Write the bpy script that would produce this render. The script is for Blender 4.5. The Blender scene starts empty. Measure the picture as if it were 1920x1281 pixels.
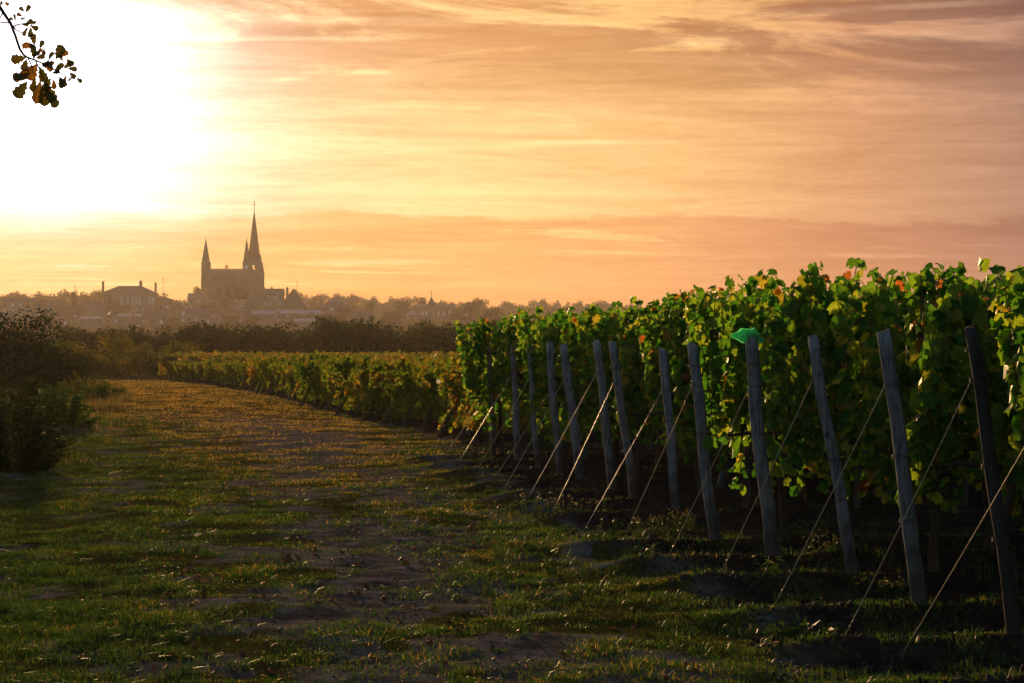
import bpy, math, random
import numpy as np
from mathutils import Vector, Matrix

random.seed(7)
RNG = np.random.default_rng(11)
PI = math.pi
sc = bpy.context.scene
COL = sc.collection

# ------------------------------------------------------------------ camera
F, CX, HY, CAMH = 4533.3, 960.0, 668.0, 1.5        # focal length in photo pixels, principal column, horizon row
cam_d = bpy.data.cameras.new('camera')
cam_d.sensor_width = 36.0
cam_d.lens = 85.0
cam_d.shift_y = 27.5 / 1920.0
cam_d.clip_start, cam_d.clip_end = 0.2, 8000.0
cam = bpy.data.objects.new('camera', cam_d)
cam.location = (0, 0, CAMH)
cam.rotation_euler = (PI / 2, 0, 0)
COL.objects.link(cam)
sc.camera = cam

# ------------------------------------------------------------------ sun + sky
SUN = Vector((-0.198, 1.0, 0.108)).normalized()
sun_d = bpy.data.lights.new('sun', 'SUN')
sun_d.energy = 5.0
sun_d.angle = math.radians(0.9)
sun_d.color = (1.0, 0.60, 0.25)
sun = bpy.data.objects.new('sun', sun_d)
sun.rotation_euler = SUN.to_track_quat('Z', 'Y').to_euler()
sun.location = (-40, 200, 60)
COL.objects.link(sun)


def lin(r, g, b):
    f = lambda v: (v / 255 / 12.92) if v <= 10 else ((v / 255 + 0.055) / 1.055) ** 2.4
    return (f(r), f(g), f(b), 1.0)


class NT:
    """tiny node-tree helper"""
    def __init__(self, tree):
        self.t = tree
        tree.nodes.clear()

    def n(self, kind, **kw):
        nd = self.t.nodes.new(kind)
        for k, v in kw.items():
            if k.startswith('i_'):
                k = k[2:]
                nd.inputs[int(k) if k.isdigit() else k.replace('_', ' ')].default_value = v
            else:
                setattr(nd, k, v)
        return nd

    def l(self, a, b):
        self.t.links.new(a, b)

    def put(self, sock, v):
        if isinstance(v, bpy.types.NodeSocket):
            self.l(v, sock)
        else:
            sock.default_value = v

    def math(self, op, a, b=None, c=None, clamp=False):
        m = self.n('ShaderNodeMath', operation=op, use_clamp=clamp)
        for i, v in enumerate((a, b, c)):
            if v is not None:
                self.put(m.inputs[i], v)
        return m.outputs[0]

    def vmath(self, op, a, b=None):
        m = self.n('ShaderNodeVectorMath', operation=op)
        self.put(m.inputs[0], a)
        if b is not None:
            self.put(m.inputs[1], b)
        return m.outputs['Value' if op in ('DISTANCE', 'DOT_PRODUCT', 'LENGTH') else 'Vector']

    def step(self, v, a, b, lo=0.0, hi=1.0):
        m = self.n('ShaderNodeMapRange', interpolation_type='SMOOTHSTEP')
        self.put(m.inputs[0], v)
        m.inputs[1].default_value, m.inputs[2].default_value = a, b
        m.inputs[3].default_value, m.inputs[4].default_value = lo, hi
        return m.outputs[0]

    def mix(self, fac, a, b, blend='MIX'):
        m = self.n('ShaderNodeMix', data_type='RGBA', blend_type=blend)
        self.put(m.inputs[0], fac)
        self.put(m.inputs[6], a)
        self.put(m.inputs[7], b)
        return m.outputs[2]

    def noise(self, vec, scale, detail=4.0, rough=0.55, dist=0.0):
        m = self.n('ShaderNodeTexNoise')
        if vec is not None:
            self.l(vec, m.inputs['Vector'])
        m.inputs['Scale'].default_value = scale
        m.inputs['Detail'].default_value = detail
        m.inputs['Roughness'].default_value = rough
        m.inputs['Distortion'].default_value = dist
        return m.outputs[0]

    def ramp(self, fac, stops, interp='LINEAR'):
        r = self.n('ShaderNodeValToRGB')
        cr = r.color_ramp
        cr.interpolation = interp
        while len(cr.elements) < len(stops):
            cr.elements.new(0.5)
        for e, (p, c) in zip(cr.elements, stops):
            e.position = p
            e.color = c if len(c) == 4 else (*c, 1)
        self.put(r.inputs[0], fac)
        return r.outputs[0]


world = bpy.data.worlds.new('World')
sc.world = world
world.use_nodes = True
w = NT(world.node_tree)
tc = w.n('ShaderNodeTexCoord')
D = tc.outputs['Generated']
sep = w.n('ShaderNodeSeparateXYZ'); w.l(D, sep.inputs[0])
dx, dy, dz = sep.outputs
sky = w.n('ShaderNodeTexSky', sky_type='NISHITA', sun_disc=False)
sky.sun_elevation = math.asin(SUN.z)
sky.sun_rotation = math.atan2(SUN.x, SUN.y)
sky.air_density, sky.dust_density, sky.ozone_density = 1.0, 1.5, 1.5
nish = w.vmath('SCALE', sky.outputs[0]); w.t.nodes[-1].inputs['Scale'].default_value = 0.14
# the veil of evening cloud: its colour depends on how far one looks from the sun
r = w.vmath('DISTANCE', D, tuple(SUN))
veil = w.ramp(w.math('DIVIDE', r, 0.8, clamp=True), [
    (0.00, lin(255, 240, 220)), (0.085, lin(255, 233, 192)), (0.15, lin(253, 216, 155)), (0.25, lin(250, 207, 142)),
    (0.33, lin(236, 188, 128)), (0.41, lin(205, 153, 115)), (0.51, lin(156, 120, 110)), (1.0, lin(98, 96, 112))])
tilt = w.math('ADD', dz, w.math('MULTIPLY', dx, 0.012))


def streak(sx, sz, off, detail, rough, dist):
    c = w.n('ShaderNodeCombineXYZ')
    w.l(w.math('MULTIPLY', dx, sx), c.inputs[0])
    w.l(w.math('MULTIPLY_ADD', dy, sx * 0.6, off), c.inputs[1])
    w.l(w.math('MULTIPLY', tilt, sz), c.inputs[2])
    return w.noise(c.outputs[0], 1.0, detail, rough, dist)


n_big = streak(6.0, 36.0, 3.1, 8, 0.66, 0.5)
n_fine = streak(11.0, 120.0, 9.7, 8, 0.68, 0.6)
n_wisp = streak(5.0, 230.0, 17.3, 7, 0.66, 0.35)
n_edge = streak(16.0, 60.0, 29.0, 8, 0.66, 0.25)
n_curd = streak(90.0, 420.0, 41.0, 6, 0.65, 0.8)
# fine bright and dull streaks everywhere
fine = w.math('MULTIPLY_ADD', n_fine, 1.05, 0.47)
fine = w.math('ADD', fine, w.math('MULTIPLY_ADD', n_wisp, 0.50, -0.25))
fine = w.math('ADD', fine, w.math('MULTIPLY_ADD', n_curd, 0.30, -0.15))
veil = w.vmath('MULTIPLY', veil, (0.95, 0.885, 0.80))
ccn = w.n('ShaderNodeCombineColor')
for i in range(3):
    w.l(w.math('POWER', fine, (0.72, 1.0, 1.30)[i]), ccn.inputs[i])
veil = w.mix(1.0, veil, ccn.outputs[0], 'MULTIPLY')
away = w.step(r, 0.12, 0.38)
# duller mauve cloud higher up, with harder lower edges
up = w.math('MULTIPLY', w.step(n_big, 0.46, 0.57), w.step(dz, 0.086, 0.135))
up = w.math('MULTIPLY', up, w.step(r, 0.03, 0.10))
rim = w.math('MULTIPLY', w.math('MULTIPLY', w.step(n_big, 0.42, 0.46), w.step(n_big, 0.46, 0.50, 1.0, 0.0)), w.step(dz, 0.086, 0.12))
veil = w.mix(up, veil, w.mix(1.0, veil, w.mix(away, (0.70, 0.50, 0.42, 1), (0.52, 0.47, 0.56, 1)), 'MULTIPLY'))
veil = w.mix(w.math('MULTIPLY', rim, 0.5), veil, w.mix(1.0, veil, (1.16, 1.14, 1.10, 1), 'MULTIPLY'))
# low bank above the horizon, yellow near the sun, mauve-pink away from it
bank_h = w.math('ADD', tilt, w.math('MULTIPLY_ADD', n_edge, 0.020, -0.010))
bank = w.step(bank_h, 0.0555, 0.0590, 1.0, 0.0)
gaps = w.math('MULTIPLY', w.step(n_wisp, 0.56, 0.62), w.step(n_edge, 0.45, 0.55))
bank_n = w.math('MULTIPLY', bank, w.math('SUBTRACT', 1.0, w.math('MULTIPLY', gaps, 0.75)))
bank_n = w.math('MULTIPLY', bank_n, w.step(r, 0.05, 0.16, 0.85, 1.0))
btint = w.ramp(w.math('DIVIDE', r, 0.5, clamp=True), [(0.1, (0.97, 0.72, 0.42)), (0.36, (0.88, 0.66, 0.50)), (0.56, (0.80, 0.62, 0.62)), (0.85, (0.74, 0.60, 0.72))])
veil = w.mix(bank_n, veil, w.mix(1.0, veil, btint, 'MULTIPLY'))
veil = w.mix(w.step(dz, 0.018, 0.045, 0.6, 0.0), veil, w.mix(1.0, veil, w.mix(away, (0.98, 0.72, 0.42, 1), (0.90, 0.78, 0.74, 1)), 'MULTIPLY'))
# old vapour trails, spread by the wind
def ray(px, py):
    return Vector(((px - CX) / F, 1.0, (HY - py) / F)).normalized()


for pa, pb, wid, gain, k_off in (((300, 28), (1150, 52), 0.0022, 0.42, 1.0), ((330, 74), (780, 72), 0.0009, 0.55, 5.0), ((600, 262), (1250, 268), 0.0008, 0.40, 9.0),
                                 ((1380, 30), (1900, 2), 0.0012, 0.35, 13.0), ((900, 488), (300, 498), 0.0011, 0.45, 17.0), ((1150, 80), (1900, 66), 0.0020, 0.30, 21.0)):
    A, B = ray(*pa), ray(*pb)
    N_ = A.cross(B).normalized()
    mid = (A + B).normalized()
    dist = w.math('ABSOLUTE', w.math('ADD', w.vmath('DOT_PRODUCT', D, tuple(N_)), w.math('MULTIPLY_ADD', n_curd, wid * 1.2, -wid * 0.6)))
    line = w.step(dist, wid * 0.3, wid * 1.6, 1.0, 0.0)
    ext = (A - B).length / 2
    line = w.math('MULTIPLY', line, w.step(w.vmath('DISTANCE', D, tuple(mid)), ext * 0.55, ext * 1.1, 1.0, 0.0))
    line = w.math('MULTIPLY', line, w.math('MULTIPLY', w.step(n_edge, 0.30, 0.60), gain))
    veil = w.mix(line, veil, w.vmath('ADD', veil, (0.34, 0.28, 0.18)))
# brightness round the sun
g1 = w.math('EXPONENT', w.math('MULTIPLY', w.math('POWER', w.math('DIVIDE', r, 0.045), 2.0), -1.0))
g2 = w.math('EXPONENT', w.math('MULTIPLY', w.math('POWER', w.math('DIVIDE', r, 0.105), 2.0), -1.0))
glow = w.math('ADD', w.math('MULTIPLY', g1, 1.8), w.math('MULTIPLY', g2, 0.26))
glow = w.math('MULTIPLY', glow, w.math('MULTIPLY_ADD', n_fine, 1.3, 0.35))
soft = w.step(w.math('ADD', tilt, w.math('MULTIPLY_ADD', n_edge, 0.010, -0.005)), 0.036, 0.066, 1.0, 0.0)
glow = w.math('MULTIPLY', glow, w.math('SUBTRACT', 1.0, w.math('MULTIPLY', soft, 0.90)))
glow = w.math('MULTIPLY', glow, w.math('SUBTRACT', 1.0, w.math('MULTIPLY', w.step(n_big, 0.45, 0.60), w.step(dz, 0.128, 0.150, 0, 0.6))))
gs = w.n('ShaderNodeVectorMath', operation='SCALE'); gs.inputs[0].default_value = (0.92, 0.95, 1.10); w.l(glow, gs.inputs['Scale'])
cloud = w.vmath('ADD', veil, gs.outputs[0])
# the veil thins away from the sun, into clear sky overhead and behind
cover = w.step(r, 0.40, 1.10, 1.0, 0.0)
final = w.mix(cover, nish, cloud)
bg = w.n('ShaderNodeBackground'); w.l(final, bg.inputs[0]); bg.inputs[1].default_value = 1.0
wo = w.n('ShaderNodeOutputWorld'); w.l(bg.outputs[0], wo.inputs[0])

# ------------------------------------------------------------------ exposure + render settings
sc.view_settings.view_transform = 'Standard'
sc.view_settings.look = 'None'
sc.view_settings.exposure = 0.25
sc.view_settings.gamma = 1.0
sc.view_settings.use_curve_mapping = False
cy = sc.cycles
cy.max_bounces, cy.diffuse_bounces, cy.glossy_bounces = 6, 3, 2
cy.transmission_bounces, cy.transparent_max_bounces, cy.volume_bounces = 4, 8, 1
cy.use_denoising = True
try:
    cy.denoiser = 'OPENIMAGEDENOISE'
except Exception:
    pass
cy.sample_clamp_indirect = 4.0

# ------------------------------------------------------------------ helpers
def hash2(ix, iy, seed):
    h = (ix.astype(np.int64) * 374761393 + iy.astype(np.int64) * 668265263 + seed * 974634777) & 0xffffffff
    h = ((h ^ (h >> 13)) * 1274126177) & 0xffffffff
    return ((h ^ (h >> 16)) & 0xffff) / 65535.0


def vnoise(x, y, seed=0):
    x, y = np.asarray(x, float), np.asarray(y, float)
    ix, iy = np.floor(x), np.floor(y)
    fx, fy = x - ix, y - iy
    fx, fy = fx * fx * (3 - 2 * fx), fy * fy * (3 - 2 * fy)
    a, b = hash2(ix, iy, seed), hash2(ix + 1, iy, seed)
    c, d = hash2(ix, iy + 1, seed), hash2(ix + 1, iy + 1, seed)
    return a + (b - a) * fx + (c - a) * fy + (a - b - c + d) * fx * fy


def fbm(x, y, seed=0, o=4):
    s, a, t = 0, 1.0, 0
    for k in range(o):
        s = s + a * vnoise(np.asarray(x) * 2 ** k, np.asarray(y) * 2 ** k, seed + k)
        t += a
        a *= 0.5
    return s / t


def sstep(v, a, b):
    t = np.clip((np.asarray(v, float) - a) / (b - a), 0, 1)
    return t * t * (3 - 2 * t)


def at(px, py, d):
    return Vector(((px - CX) * d / F, d, CAMH - (py - HY) * d / F))


def depth(py, z=0.0):
    return F * (CAMH - z) / (py - HY)


class MB:
    """collects shapes; build() links them as one mesh object"""
    def __init__(self):
        self.v, self.f = [], []

    def add(self, vs, fs):
        o = len(self.v)
        self.v += [tuple(p) for p in vs]
        self.f += [tuple(i + o for i in q) for q in fs]
        return self

    def box(self, x0, x1, y0, y1, z0, z1):
        return self.add([(x0, y0, z0), (x1, y0, z0), (x1, y1, z0), (x0, y1, z0), (x0, y0, z1), (x1, y0, z1), (x1, y1, z1), (x0, y1, z1)],
                        [(0, 3, 2, 1), (4, 5, 6, 7), (0, 1, 5, 4), (1, 2, 6, 5), (2, 3, 7, 6), (3, 0, 4, 7)])

    def tube(self, pts, rad, n=8, caps=True):
        pts = [Vector(p) for p in pts]
        rads = rad if isinstance(rad, (list, tuple)) else [rad] * len(pts)
        vs, fs = [], []
        up = Vector((0.31, 0.22, 0.93)).normalized()
        for i, p in enumerate(pts):
            t = (pts[min(i + 1, len(pts) - 1)] - pts[max(i - 1, 0)]).normalized()
            a = t.cross(up)
            if a.length < 0.15:
                a = t.cross(Vector((1, 0, 0)))
            a.normalize()
            b = t.cross(a)
            for k in range(n):
                an = 2 * PI * k / n
                vs.append(p + (a * math.cos(an) + b * math.sin(an)) * rads[i])
        for i in range(len(pts) - 1):
            for k in range(n):
                k2 = (k + 1) % n
                fs.append((i * n + k, i * n + k2, (i + 1) * n + k2, (i + 1) * n + k))
        if caps:
            fs.append(tuple(range(n - 1, -1, -1)))
            fs.append(tuple(range((len(pts) - 1) * n, len(pts) * n)))
        return self.add(vs, fs)

    def cone(self, cx, cy, z0, z1, r0, r1, n=8, rot=0.0, caps=True):
        vs = []
        for z, rr in ((z0, r0), (z1, r1)):
            for k in range(n):
                a = rot + 2 * PI * k / n
                vs.append((cx + rr * math.cos(a), cy + rr * math.sin(a), z))
        fs = [(k, (k + 1) % n, n + (k + 1) % n, n + k) for k in range(n)]
        if caps:
            fs += [tuple(range(n - 1, -1, -1)), tuple(range(n, 2 * n))]
        return self.add(vs, fs)

    def mesh(self, name, mat, smooth=False):
        me = bpy.data.meshes.new(name)
        me.from_pydata(self.v, [], self.f)
        if mat:
            me.materials.append(mat)
        if smooth:
            me.polygons.foreach_set('use_smooth', [True] * len(me.polygons))
        me.update()
        return me

    def build(self, name, mat, parent=None, smooth=False, loc=None):
        return link(name, self.mesh(name, mat, smooth), parent, loc)


def link(name, me, parent=None, loc=None):
    o = bpy.data.objects.new(name, me)
    COL.objects.link(o)
    if parent is not None:
        o.parent = parent
    if loc is not None:
        o.location = loc
    return o


def empty(name, loc=(0, 0, 0), rz=0.0):
    o = bpy.data.objects.new(name, None)
    o.empty_display_size = 0.1
    COL.objects.link(o)
    o.location = loc
    o.rotation_euler = (0, 0, rz)
    return o


def tag(o, label=None, cat=None, group=None, kind=None):
    for k, v in (('label', label), ('category', cat), ('group', group), ('kind', kind)):
        if v:
            o[k] = v
    return o


def fast_mesh(name, V, loops, starts, totals, mat, smooth=False):
    me = bpy.data.meshes.new(name)
    V = np.ascontiguousarray(V, dtype=np.float32)
    me.vertices.add(len(V))
    me.vertices.foreach_set('co', V.ravel())
    me.loops.add(len(loops))
    me.loops.foreach_set('vertex_index', np.ascontiguousarray(loops, dtype=np.int32))
    me.polygons.add(len(starts))
    me.polygons.foreach_set('loop_start', np.ascontiguousarray(starts, dtype=np.int32))
    try:
        me.polygons.foreach_set('loop_total', np.ascontiguousarray(totals, dtype=np.int32))
    except Exception:
        pass
    if smooth:
        me.polygons.foreach_set('use_smooth', np.ones(len(starts), dtype=bool))
    me.materials.append(mat)
    me.update(calc_edges=True)
    me.validate()
    return me


def scatter_mesh(name, TV, TF, R, P, mat, smooth=False):
    """one mesh of many copies of a template (all faces same size); R (N,3,3) incl. scale, P (N,3)"""
    TV, TF = np.asarray(TV, float), np.asarray(TF, int)
    N, nv, (nf, k) = len(P), len(TV), TF.shape
    V = (np.einsum('nij,vj->nvi', R, TV) + P[:, None, :]).reshape(-1, 3)
    L = (TF[None] + (np.arange(N) * nv)[:, None, None]).reshape(-1)
    st = np.arange(N * nf) * k
    return fast_mesh(name, V, L, st, np.full(N * nf, k), mat, smooth)


def basis(nrm, tip, s):
    """rotation(s) with local z -> nrm, local y -> tip (projected), scaled by s. arrays (N,3)"""
    z = nrm / np.linalg.norm(nrm, axis=1, keepdims=True)
    y = tip - (tip * z).sum(1, keepdims=True) * z
    y /= np.linalg.norm(y, axis=1, keepdims=True) + 1e-9
    x = np.cross(y, z)
    M = np.stack([x, y, z], axis=2)
    return M * np.asarray(s)[:, None, None]


# ------------------------------------------------------------------ materials
def new_mat(name):
    m = bpy.data.materials.new(name)
    m.use_nodes = True
    return m, NT(m.node_tree)


def leaf_mat(name, stops, rnd='island', trans=0.5, rough=0.5, tint=(1.15, 1.2, 0.55), vein=0.0, patch=None, spec=0.35):
    m, t = new_mat(name)
    if rnd == 'island':
        rv = t.n('ShaderNodeNewGeometry').outputs['Random Per Island']
    else:
        rv = t.n('ShaderNodeObjectInfo').outputs['Random']
    geo = t.n('ShaderNodeNewGeometry')
    if patch:
        pn = t.noise(geo.outputs['Position'], patch, 2, 0.5)
        rv = t.math('ADD', t.math('MULTIPLY', rv, 0.6), t.math('MULTIPLY_ADD', pn, 1.4, -0.5), clamp=True)
    col = t.ramp(rv, stops)
    n1 = t.noise(geo.outputs['Position'], 38.0 if vein else 6.0, 2, 0.5)
    col = t.mix(1.0, col, t.ramp(n1, [(0.25, (0.62, 0.62, 0.6)), (0.75, (1.25, 1.22, 1.1))]), 'MULTIPLY')
    if vein == 2:      # pale ribs fanning from the stalk
        so = t.n('ShaderNodeSeparateXYZ'); t.l(t.n('ShaderNodeTexCoord').outputs['Object'], so.inputs[0])
        an = t.math('ABSOLUTE', t.math('ARCTAN2', so.outputs[0], so.outputs[1]))
        rr_ = t.math('SQRT', t.math('ADD', t.math('POWER', so.outputs[0], 2.0), t.math('POWER', so.outputs[1], 2.0)))
        dm = t.math('MINIMUM', an, t.math('MINIMUM', t.math('ABSOLUTE', t.math('SUBTRACT', an, 0.82)), t.math('ABSOLUTE', t.math('SUBTRACT', an, 1.87))))
        rib = t.step(t.math('MULTIPLY', dm, rr_), 0.015, 0.05, 0.55, 0.0)
        col = t.mix(rib, col, t.vmath('MULTIPLY', col, (1.9, 1.7, 1.6)))
    p = t.n('ShaderNodeBsdfPrincipled')
    t.l(col, p.inputs['Base Color'])
    p.inputs['Roughness'].default_value = rough
    p.inputs['Specular IOR Level'].default_value = spec
    tr = t.n('ShaderNodeBsdfTranslucent')
    t.l(t.mix(1.0, col, (*tint, 1), 'MULTIPLY'), tr.inputs[0])
    mx = t.n('ShaderNodeMixShader')
    mx.inputs[0].default_value = trans
    t.l(p.outputs[0], mx.inputs[1])
    t.l(tr.outputs[0], mx.inputs[2])
    t.l(mx.outputs[0], t.n('ShaderNodeOutputMaterial').inputs[0])
    return m


def solid(name, c1, c2, scale=4.0, rough=0.85, spec=0.3, bump=0.0, bscale=None, stretch=None, metal=0.0, detail=5, obj=True):
    m, t = new_mat(name)
    tcn = t.n('ShaderNodeTexCoord')
    vec = tcn.outputs['Object' if obj else 'Generated']
    if stretch:
        mp = t.n('ShaderNodeMapping'); t.l(vec, mp.inputs[0]); mp.inputs['Scale'].default_value = stretch
        vec = mp.outputs[0]
    n1 = t.noise(vec, scale, detail, 0.6)
    oi = t.n('ShaderNodeObjectInfo').outputs['Random']
    k = t.math('ADD', n1, t.math('MULTIPLY_ADD', oi, 0.16, -0.08))
    col = t.ramp(k, [(0.3, c1), (0.7, c2)])
    p = t.n('ShaderNodeBsdfPrincipled')
    t.l(col, p.inputs['Base Color'])
    p.inputs['Roughness'].default_value = rough
    p.inputs['Specular IOR Level'].default_value = spec
    p.inputs['Metallic'].default_value = metal
    if bump:
        b = t.n('ShaderNodeBump'); b.inputs['Strength'].default_value = bump
        b.inputs['Distance'].default_value = 0.02
        t.l(t.noise(vec, bscale or scale * 3, 5, 0.65), b.inputs['Height'])
        t.l(b.outputs[0], p.inputs['Normal'])
    t.l(p.outputs[0], t.n('ShaderNodeOutputMaterial').inputs[0])
    return m


VINE_STOPS = [(0.0, (0.020, 0.075, 0.014)), (0.30, (0.034, 0.115, 0.018)), (0.60, (0.085, 0.165, 0.023)), (0.88, (0.165, 0.215, 0.032)),
              (0.965, (0.24, 0.21, 0.035)), (0.985, (0.32, 0.15, 0.035)), (1.0, (0.24, 0.055, 0.025))]
M_vine = leaf_mat('vine_leaf', VINE_STOPS, 'island', 0.55, 0.5, vein=1, tint=(2.4, 2.5, 0.8), spec=0.12)
M_vine_o = leaf_mat('vine_leaf_single', VINE_STOPS, 'object', 0.55, 0.5, vein=2, tint=(2.4, 2.5, 0.8), spec=0.12)
M_low = leaf_mat('low_vine_leaf', [(0.0, (0.032, 0.075, 0.012)), (0.3, (0.065, 0.125, 0.018)), (0.6, (0.15, 0.17, 0.026)), (0.82, (0.25, 0.18, 0.035)),
                                   (0.93, (0.32, 0.13, 0.03)), (1.0, (0.26, 0.06, 0.025))], 'island', 0.5, 0.6, patch=0.7, tint=(2.0, 2.0, 0.7), spec=0.08)
M_lowmass = leaf_mat('low_vine_mass_leaf', [(0.0, (0.045, 0.072, 0.014)), (0.45, (0.095, 0.11, 0.02)), (0.78, (0.19, 0.13, 0.03)), (1.0, (0.26, 0.09, 0.025))],
                     'island', 0.5, 0.6, patch=0.35, tint=(1.6, 1.5, 0.7), spec=0.12)
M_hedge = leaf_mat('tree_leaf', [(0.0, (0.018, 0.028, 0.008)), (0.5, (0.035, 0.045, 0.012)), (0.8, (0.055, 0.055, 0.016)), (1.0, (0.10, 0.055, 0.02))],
                   'island', 0.3, 0.8, patch=0.3, spec=0.08)
M_autumn = leaf_mat('autumn_bush_leaf', [(0.0, (0.04, 0.06, 0.012)), (0.5, (0.09, 0.10, 0.02)), (0.8, (0.16, 0.12, 0.025)), (1.0, (0.20, 0.08, 0.02))],
                    'island', 0.45, 0.7, patch=0.8, tint=(1.7, 1.6, 0.7), spec=0.1)
M_bush = leaf_mat('bush_leaf', [(0.0, (0.018, 0.045, 0.010)), (0.6, (0.04, 0.09, 0.016)), (1.0, (0.08, 0.13, 0.024))], 'island', 0.4, 0.6, tint=(1.6, 1.8, 0.7), spec=0.15)
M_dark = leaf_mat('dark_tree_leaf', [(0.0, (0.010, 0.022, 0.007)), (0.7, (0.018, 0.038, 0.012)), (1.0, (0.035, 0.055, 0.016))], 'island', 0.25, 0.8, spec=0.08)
M_darkbush = leaf_mat('bramble_leaf', [(0.0, (0.010, 0.022, 0.006)), (0.7, (0.022, 0.045, 0.010)), (1.0, (0.05, 0.075, 0.016))], 'island', 0.35, 0.7, spec=0.1)
M_oak = leaf_mat('oak_leaf', [(0.0, (0.05, 0.06, 0.012)), (0.7, (0.085, 0.075, 0.014)), (1.0, (0.22, 0.11, 0.02))], 'object', 0.4, 0.5, tint=(1.4, 1.2, 0.5))
M_oakj = leaf_mat('oak_leaf_mass', [(0.0, (0.035, 0.045, 0.010)), (0.6, (0.06, 0.06, 0.014)), (1.0, (0.16, 0.085, 0.02))], 'island', 0.25, 0.5)
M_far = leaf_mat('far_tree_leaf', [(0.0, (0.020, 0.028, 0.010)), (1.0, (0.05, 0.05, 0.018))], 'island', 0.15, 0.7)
M_grass = leaf_mat('grass_blade', [(0.0, (0.020, 0.065, 0.012)), (0.5, (0.038, 0.098, 0.016)), (0.8, (0.075, 0.12, 0.022)), (1.0, (0.13, 0.13, 0.035))],
                   'island', 0.5, 0.55, patch=0.9, tint=(1.7, 1.5, 0.6), spec=0.2)
M_straw = leaf_mat('straw_blade', [(0.0, (0.14, 0.11, 0.036)), (0.5, (0.26, 0.185, 0.070)), (1.0, (0.36, 0.26, 0.11))], 'island', 0.55, 0.6, tint=(1.8, 1.5, 0.7), spec=0.1)
M_green = leaf_mat('green_tuft', [(0.0, (0.022, 0.055, 0.010)), (0.6, (0.045, 0.09, 0.014)), (1.0, (0.09, 0.12, 0.02))], 'island', 0.45, 0.5)
M_dry = leaf_mat('dry_grass', [(0.0, (0.12, 0.08, 0.035)), (0.6, (0.22, 0.14, 0.06)), (1.0, (0.30, 0.20, 0.10))], 'island', 0.4, 0.6)
M_litter = leaf_mat('litter', [(0.0, (0.05, 0.025, 0.014)), (0.6, (0.11, 0.055, 0.03)), (0.88, (0.11, 0.065, 0.042)), (0.97, (0.17, 0.125, 0.09)), (1.0, (0.35, 0.09, 0.03))], 'island', 0.15, 0.7, spec=0.15)
M_flower = solid('flower_head', (0.45, 0.20, 0.02), (0.6, 0.36, 0.04), 20)
M_bark = solid('bark', (0.030, 0.022, 0.015), (0.085, 0.062, 0.045), 6, 0.95, 0.2, 0.8, 20, (1, 1, 0.25))
M_cane = solid('cane', (0.07, 0.035, 0.018), (0.15, 0.085, 0.04), 10, 0.7)
def wood_mat(name, c1, c2):
    m, t = new_mat(name)
    oc = t.n('ShaderNodeTexCoord').outputs['Object']
    rnd = t.n('ShaderNodeObjectInfo').outputs['Random']
    mp = t.n('ShaderNodeMapping'); t.l(oc, mp.inputs[0]); mp.inputs['Scale'].default_value = (5.0, 5.0, 0.35)
    sh = t.n('ShaderNodeCombineXYZ'); t.l(t.math('MULTIPLY', rnd, 40.0), sh.inputs[2]); t.l(sh.outputs[0], mp.inputs['Location'])
    g1 = t.noise(mp.outputs[0], 7.0, 9, 0.65, 0.4)
    g2 = t.noise(mp.outputs[0], 22.0, 6, 0.6, 0.3)
    blot = t.noise(oc, 5.0, 4, 0.6)
    col = t.ramp(t.math('ADD', t.math('MULTIPLY', g1, 0.6), t.math('MULTIPLY', blot, 0.4)), [(0.34, c1), (0.62, c2)])
    crack = t.step(g2, 0.36, 0.44, 0.75, 0.0)
    col = t.mix(crack, col, (0.012, 0.011, 0.010, 1))
    vor = t.n('ShaderNodeTexVoronoi'); t.l(oc, vor.inputs['Vector']); vor.inputs['Scale'].default_value = 5.5
    col = t.mix(t.step(vor.outputs['Distance'], 0.10, 0.20, 0.7, 0.0), col, (0.03, 0.024, 0.02, 1))
    so = t.n('ShaderNodeSeparateXYZ'); t.l(oc, so.inputs[0])
    splash = t.step(t.math('ADD', so.outputs[2], t.math('MULTIPLY_ADD', blot, 0.5, -0.25)), 0.05, 0.40, 0.75, 0.0)
    col = t.mix(splash, col, (0.045, 0.036, 0.030, 1))      # soil splashed up the foot
    p = t.n('ShaderNodeBsdfPrincipled'); t.l(col, p.inputs['Base Color'])
    p.inputs['Roughness'].default_value = 0.9; p.inputs['Specular IOR Level'].default_value = 0.12
    b = t.n('ShaderNodeBump'); b.inputs['Strength'].default_value = 1.0; b.inputs['Distance'].default_value = 0.02
    t.l(t.math('ADD', g1, t.math('MULTIPLY', g2, 0.8)), b.inputs['Height']); t.l(b.outputs[0], p.inputs['Normal'])
    t.l(p.outputs[0], t.n('ShaderNodeOutputMaterial').inputs[0])
    return m


M_wood = wood_mat('weathered_wood', (0.060, 0.065, 0.075), (0.29, 0.30, 0.32))
M_wood_shade = wood_mat('shade_darkened_wood', (0.014, 0.015, 0.018), (0.06, 0.062, 0.068))  # picture-corner darkness put into the wood colour of the nearest post
M_wire = solid('wire_metal', (0.40, 0.28, 0.18), (0.62, 0.50, 0.38), 30, 0.45, 0.5, metal=0.6)
M_rust = solid('rusty_wire', (0.05, 0.035, 0.03), (0.12, 0.08, 0.06), 30, 0.6, 0.4, metal=0.5)
M_stone = solid('limestone', (0.15, 0.115, 0.085), (0.24, 0.19, 0.145), 0.35, 0.9, 0.2)
M_wall = solid('render_wall', (0.15, 0.115, 0.09), (0.27, 0.22, 0.175), 0.25, 0.9, 0.2)
M_slate = solid('slate', (0.035, 0.038, 0.045), (0.075, 0.078, 0.088), 0.8, 0.42, 0.5)
M_tile = solid('clay_tile', (0.10, 0.055, 0.04), (0.18, 0.10, 0.07), 0.7, 0.75, 0.3)
M_metalroof = solid('sheet_roof', (0.22, 0.23, 0.25), (0.34, 0.35, 0.38), 0.4, 0.4, 0.5)
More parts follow.
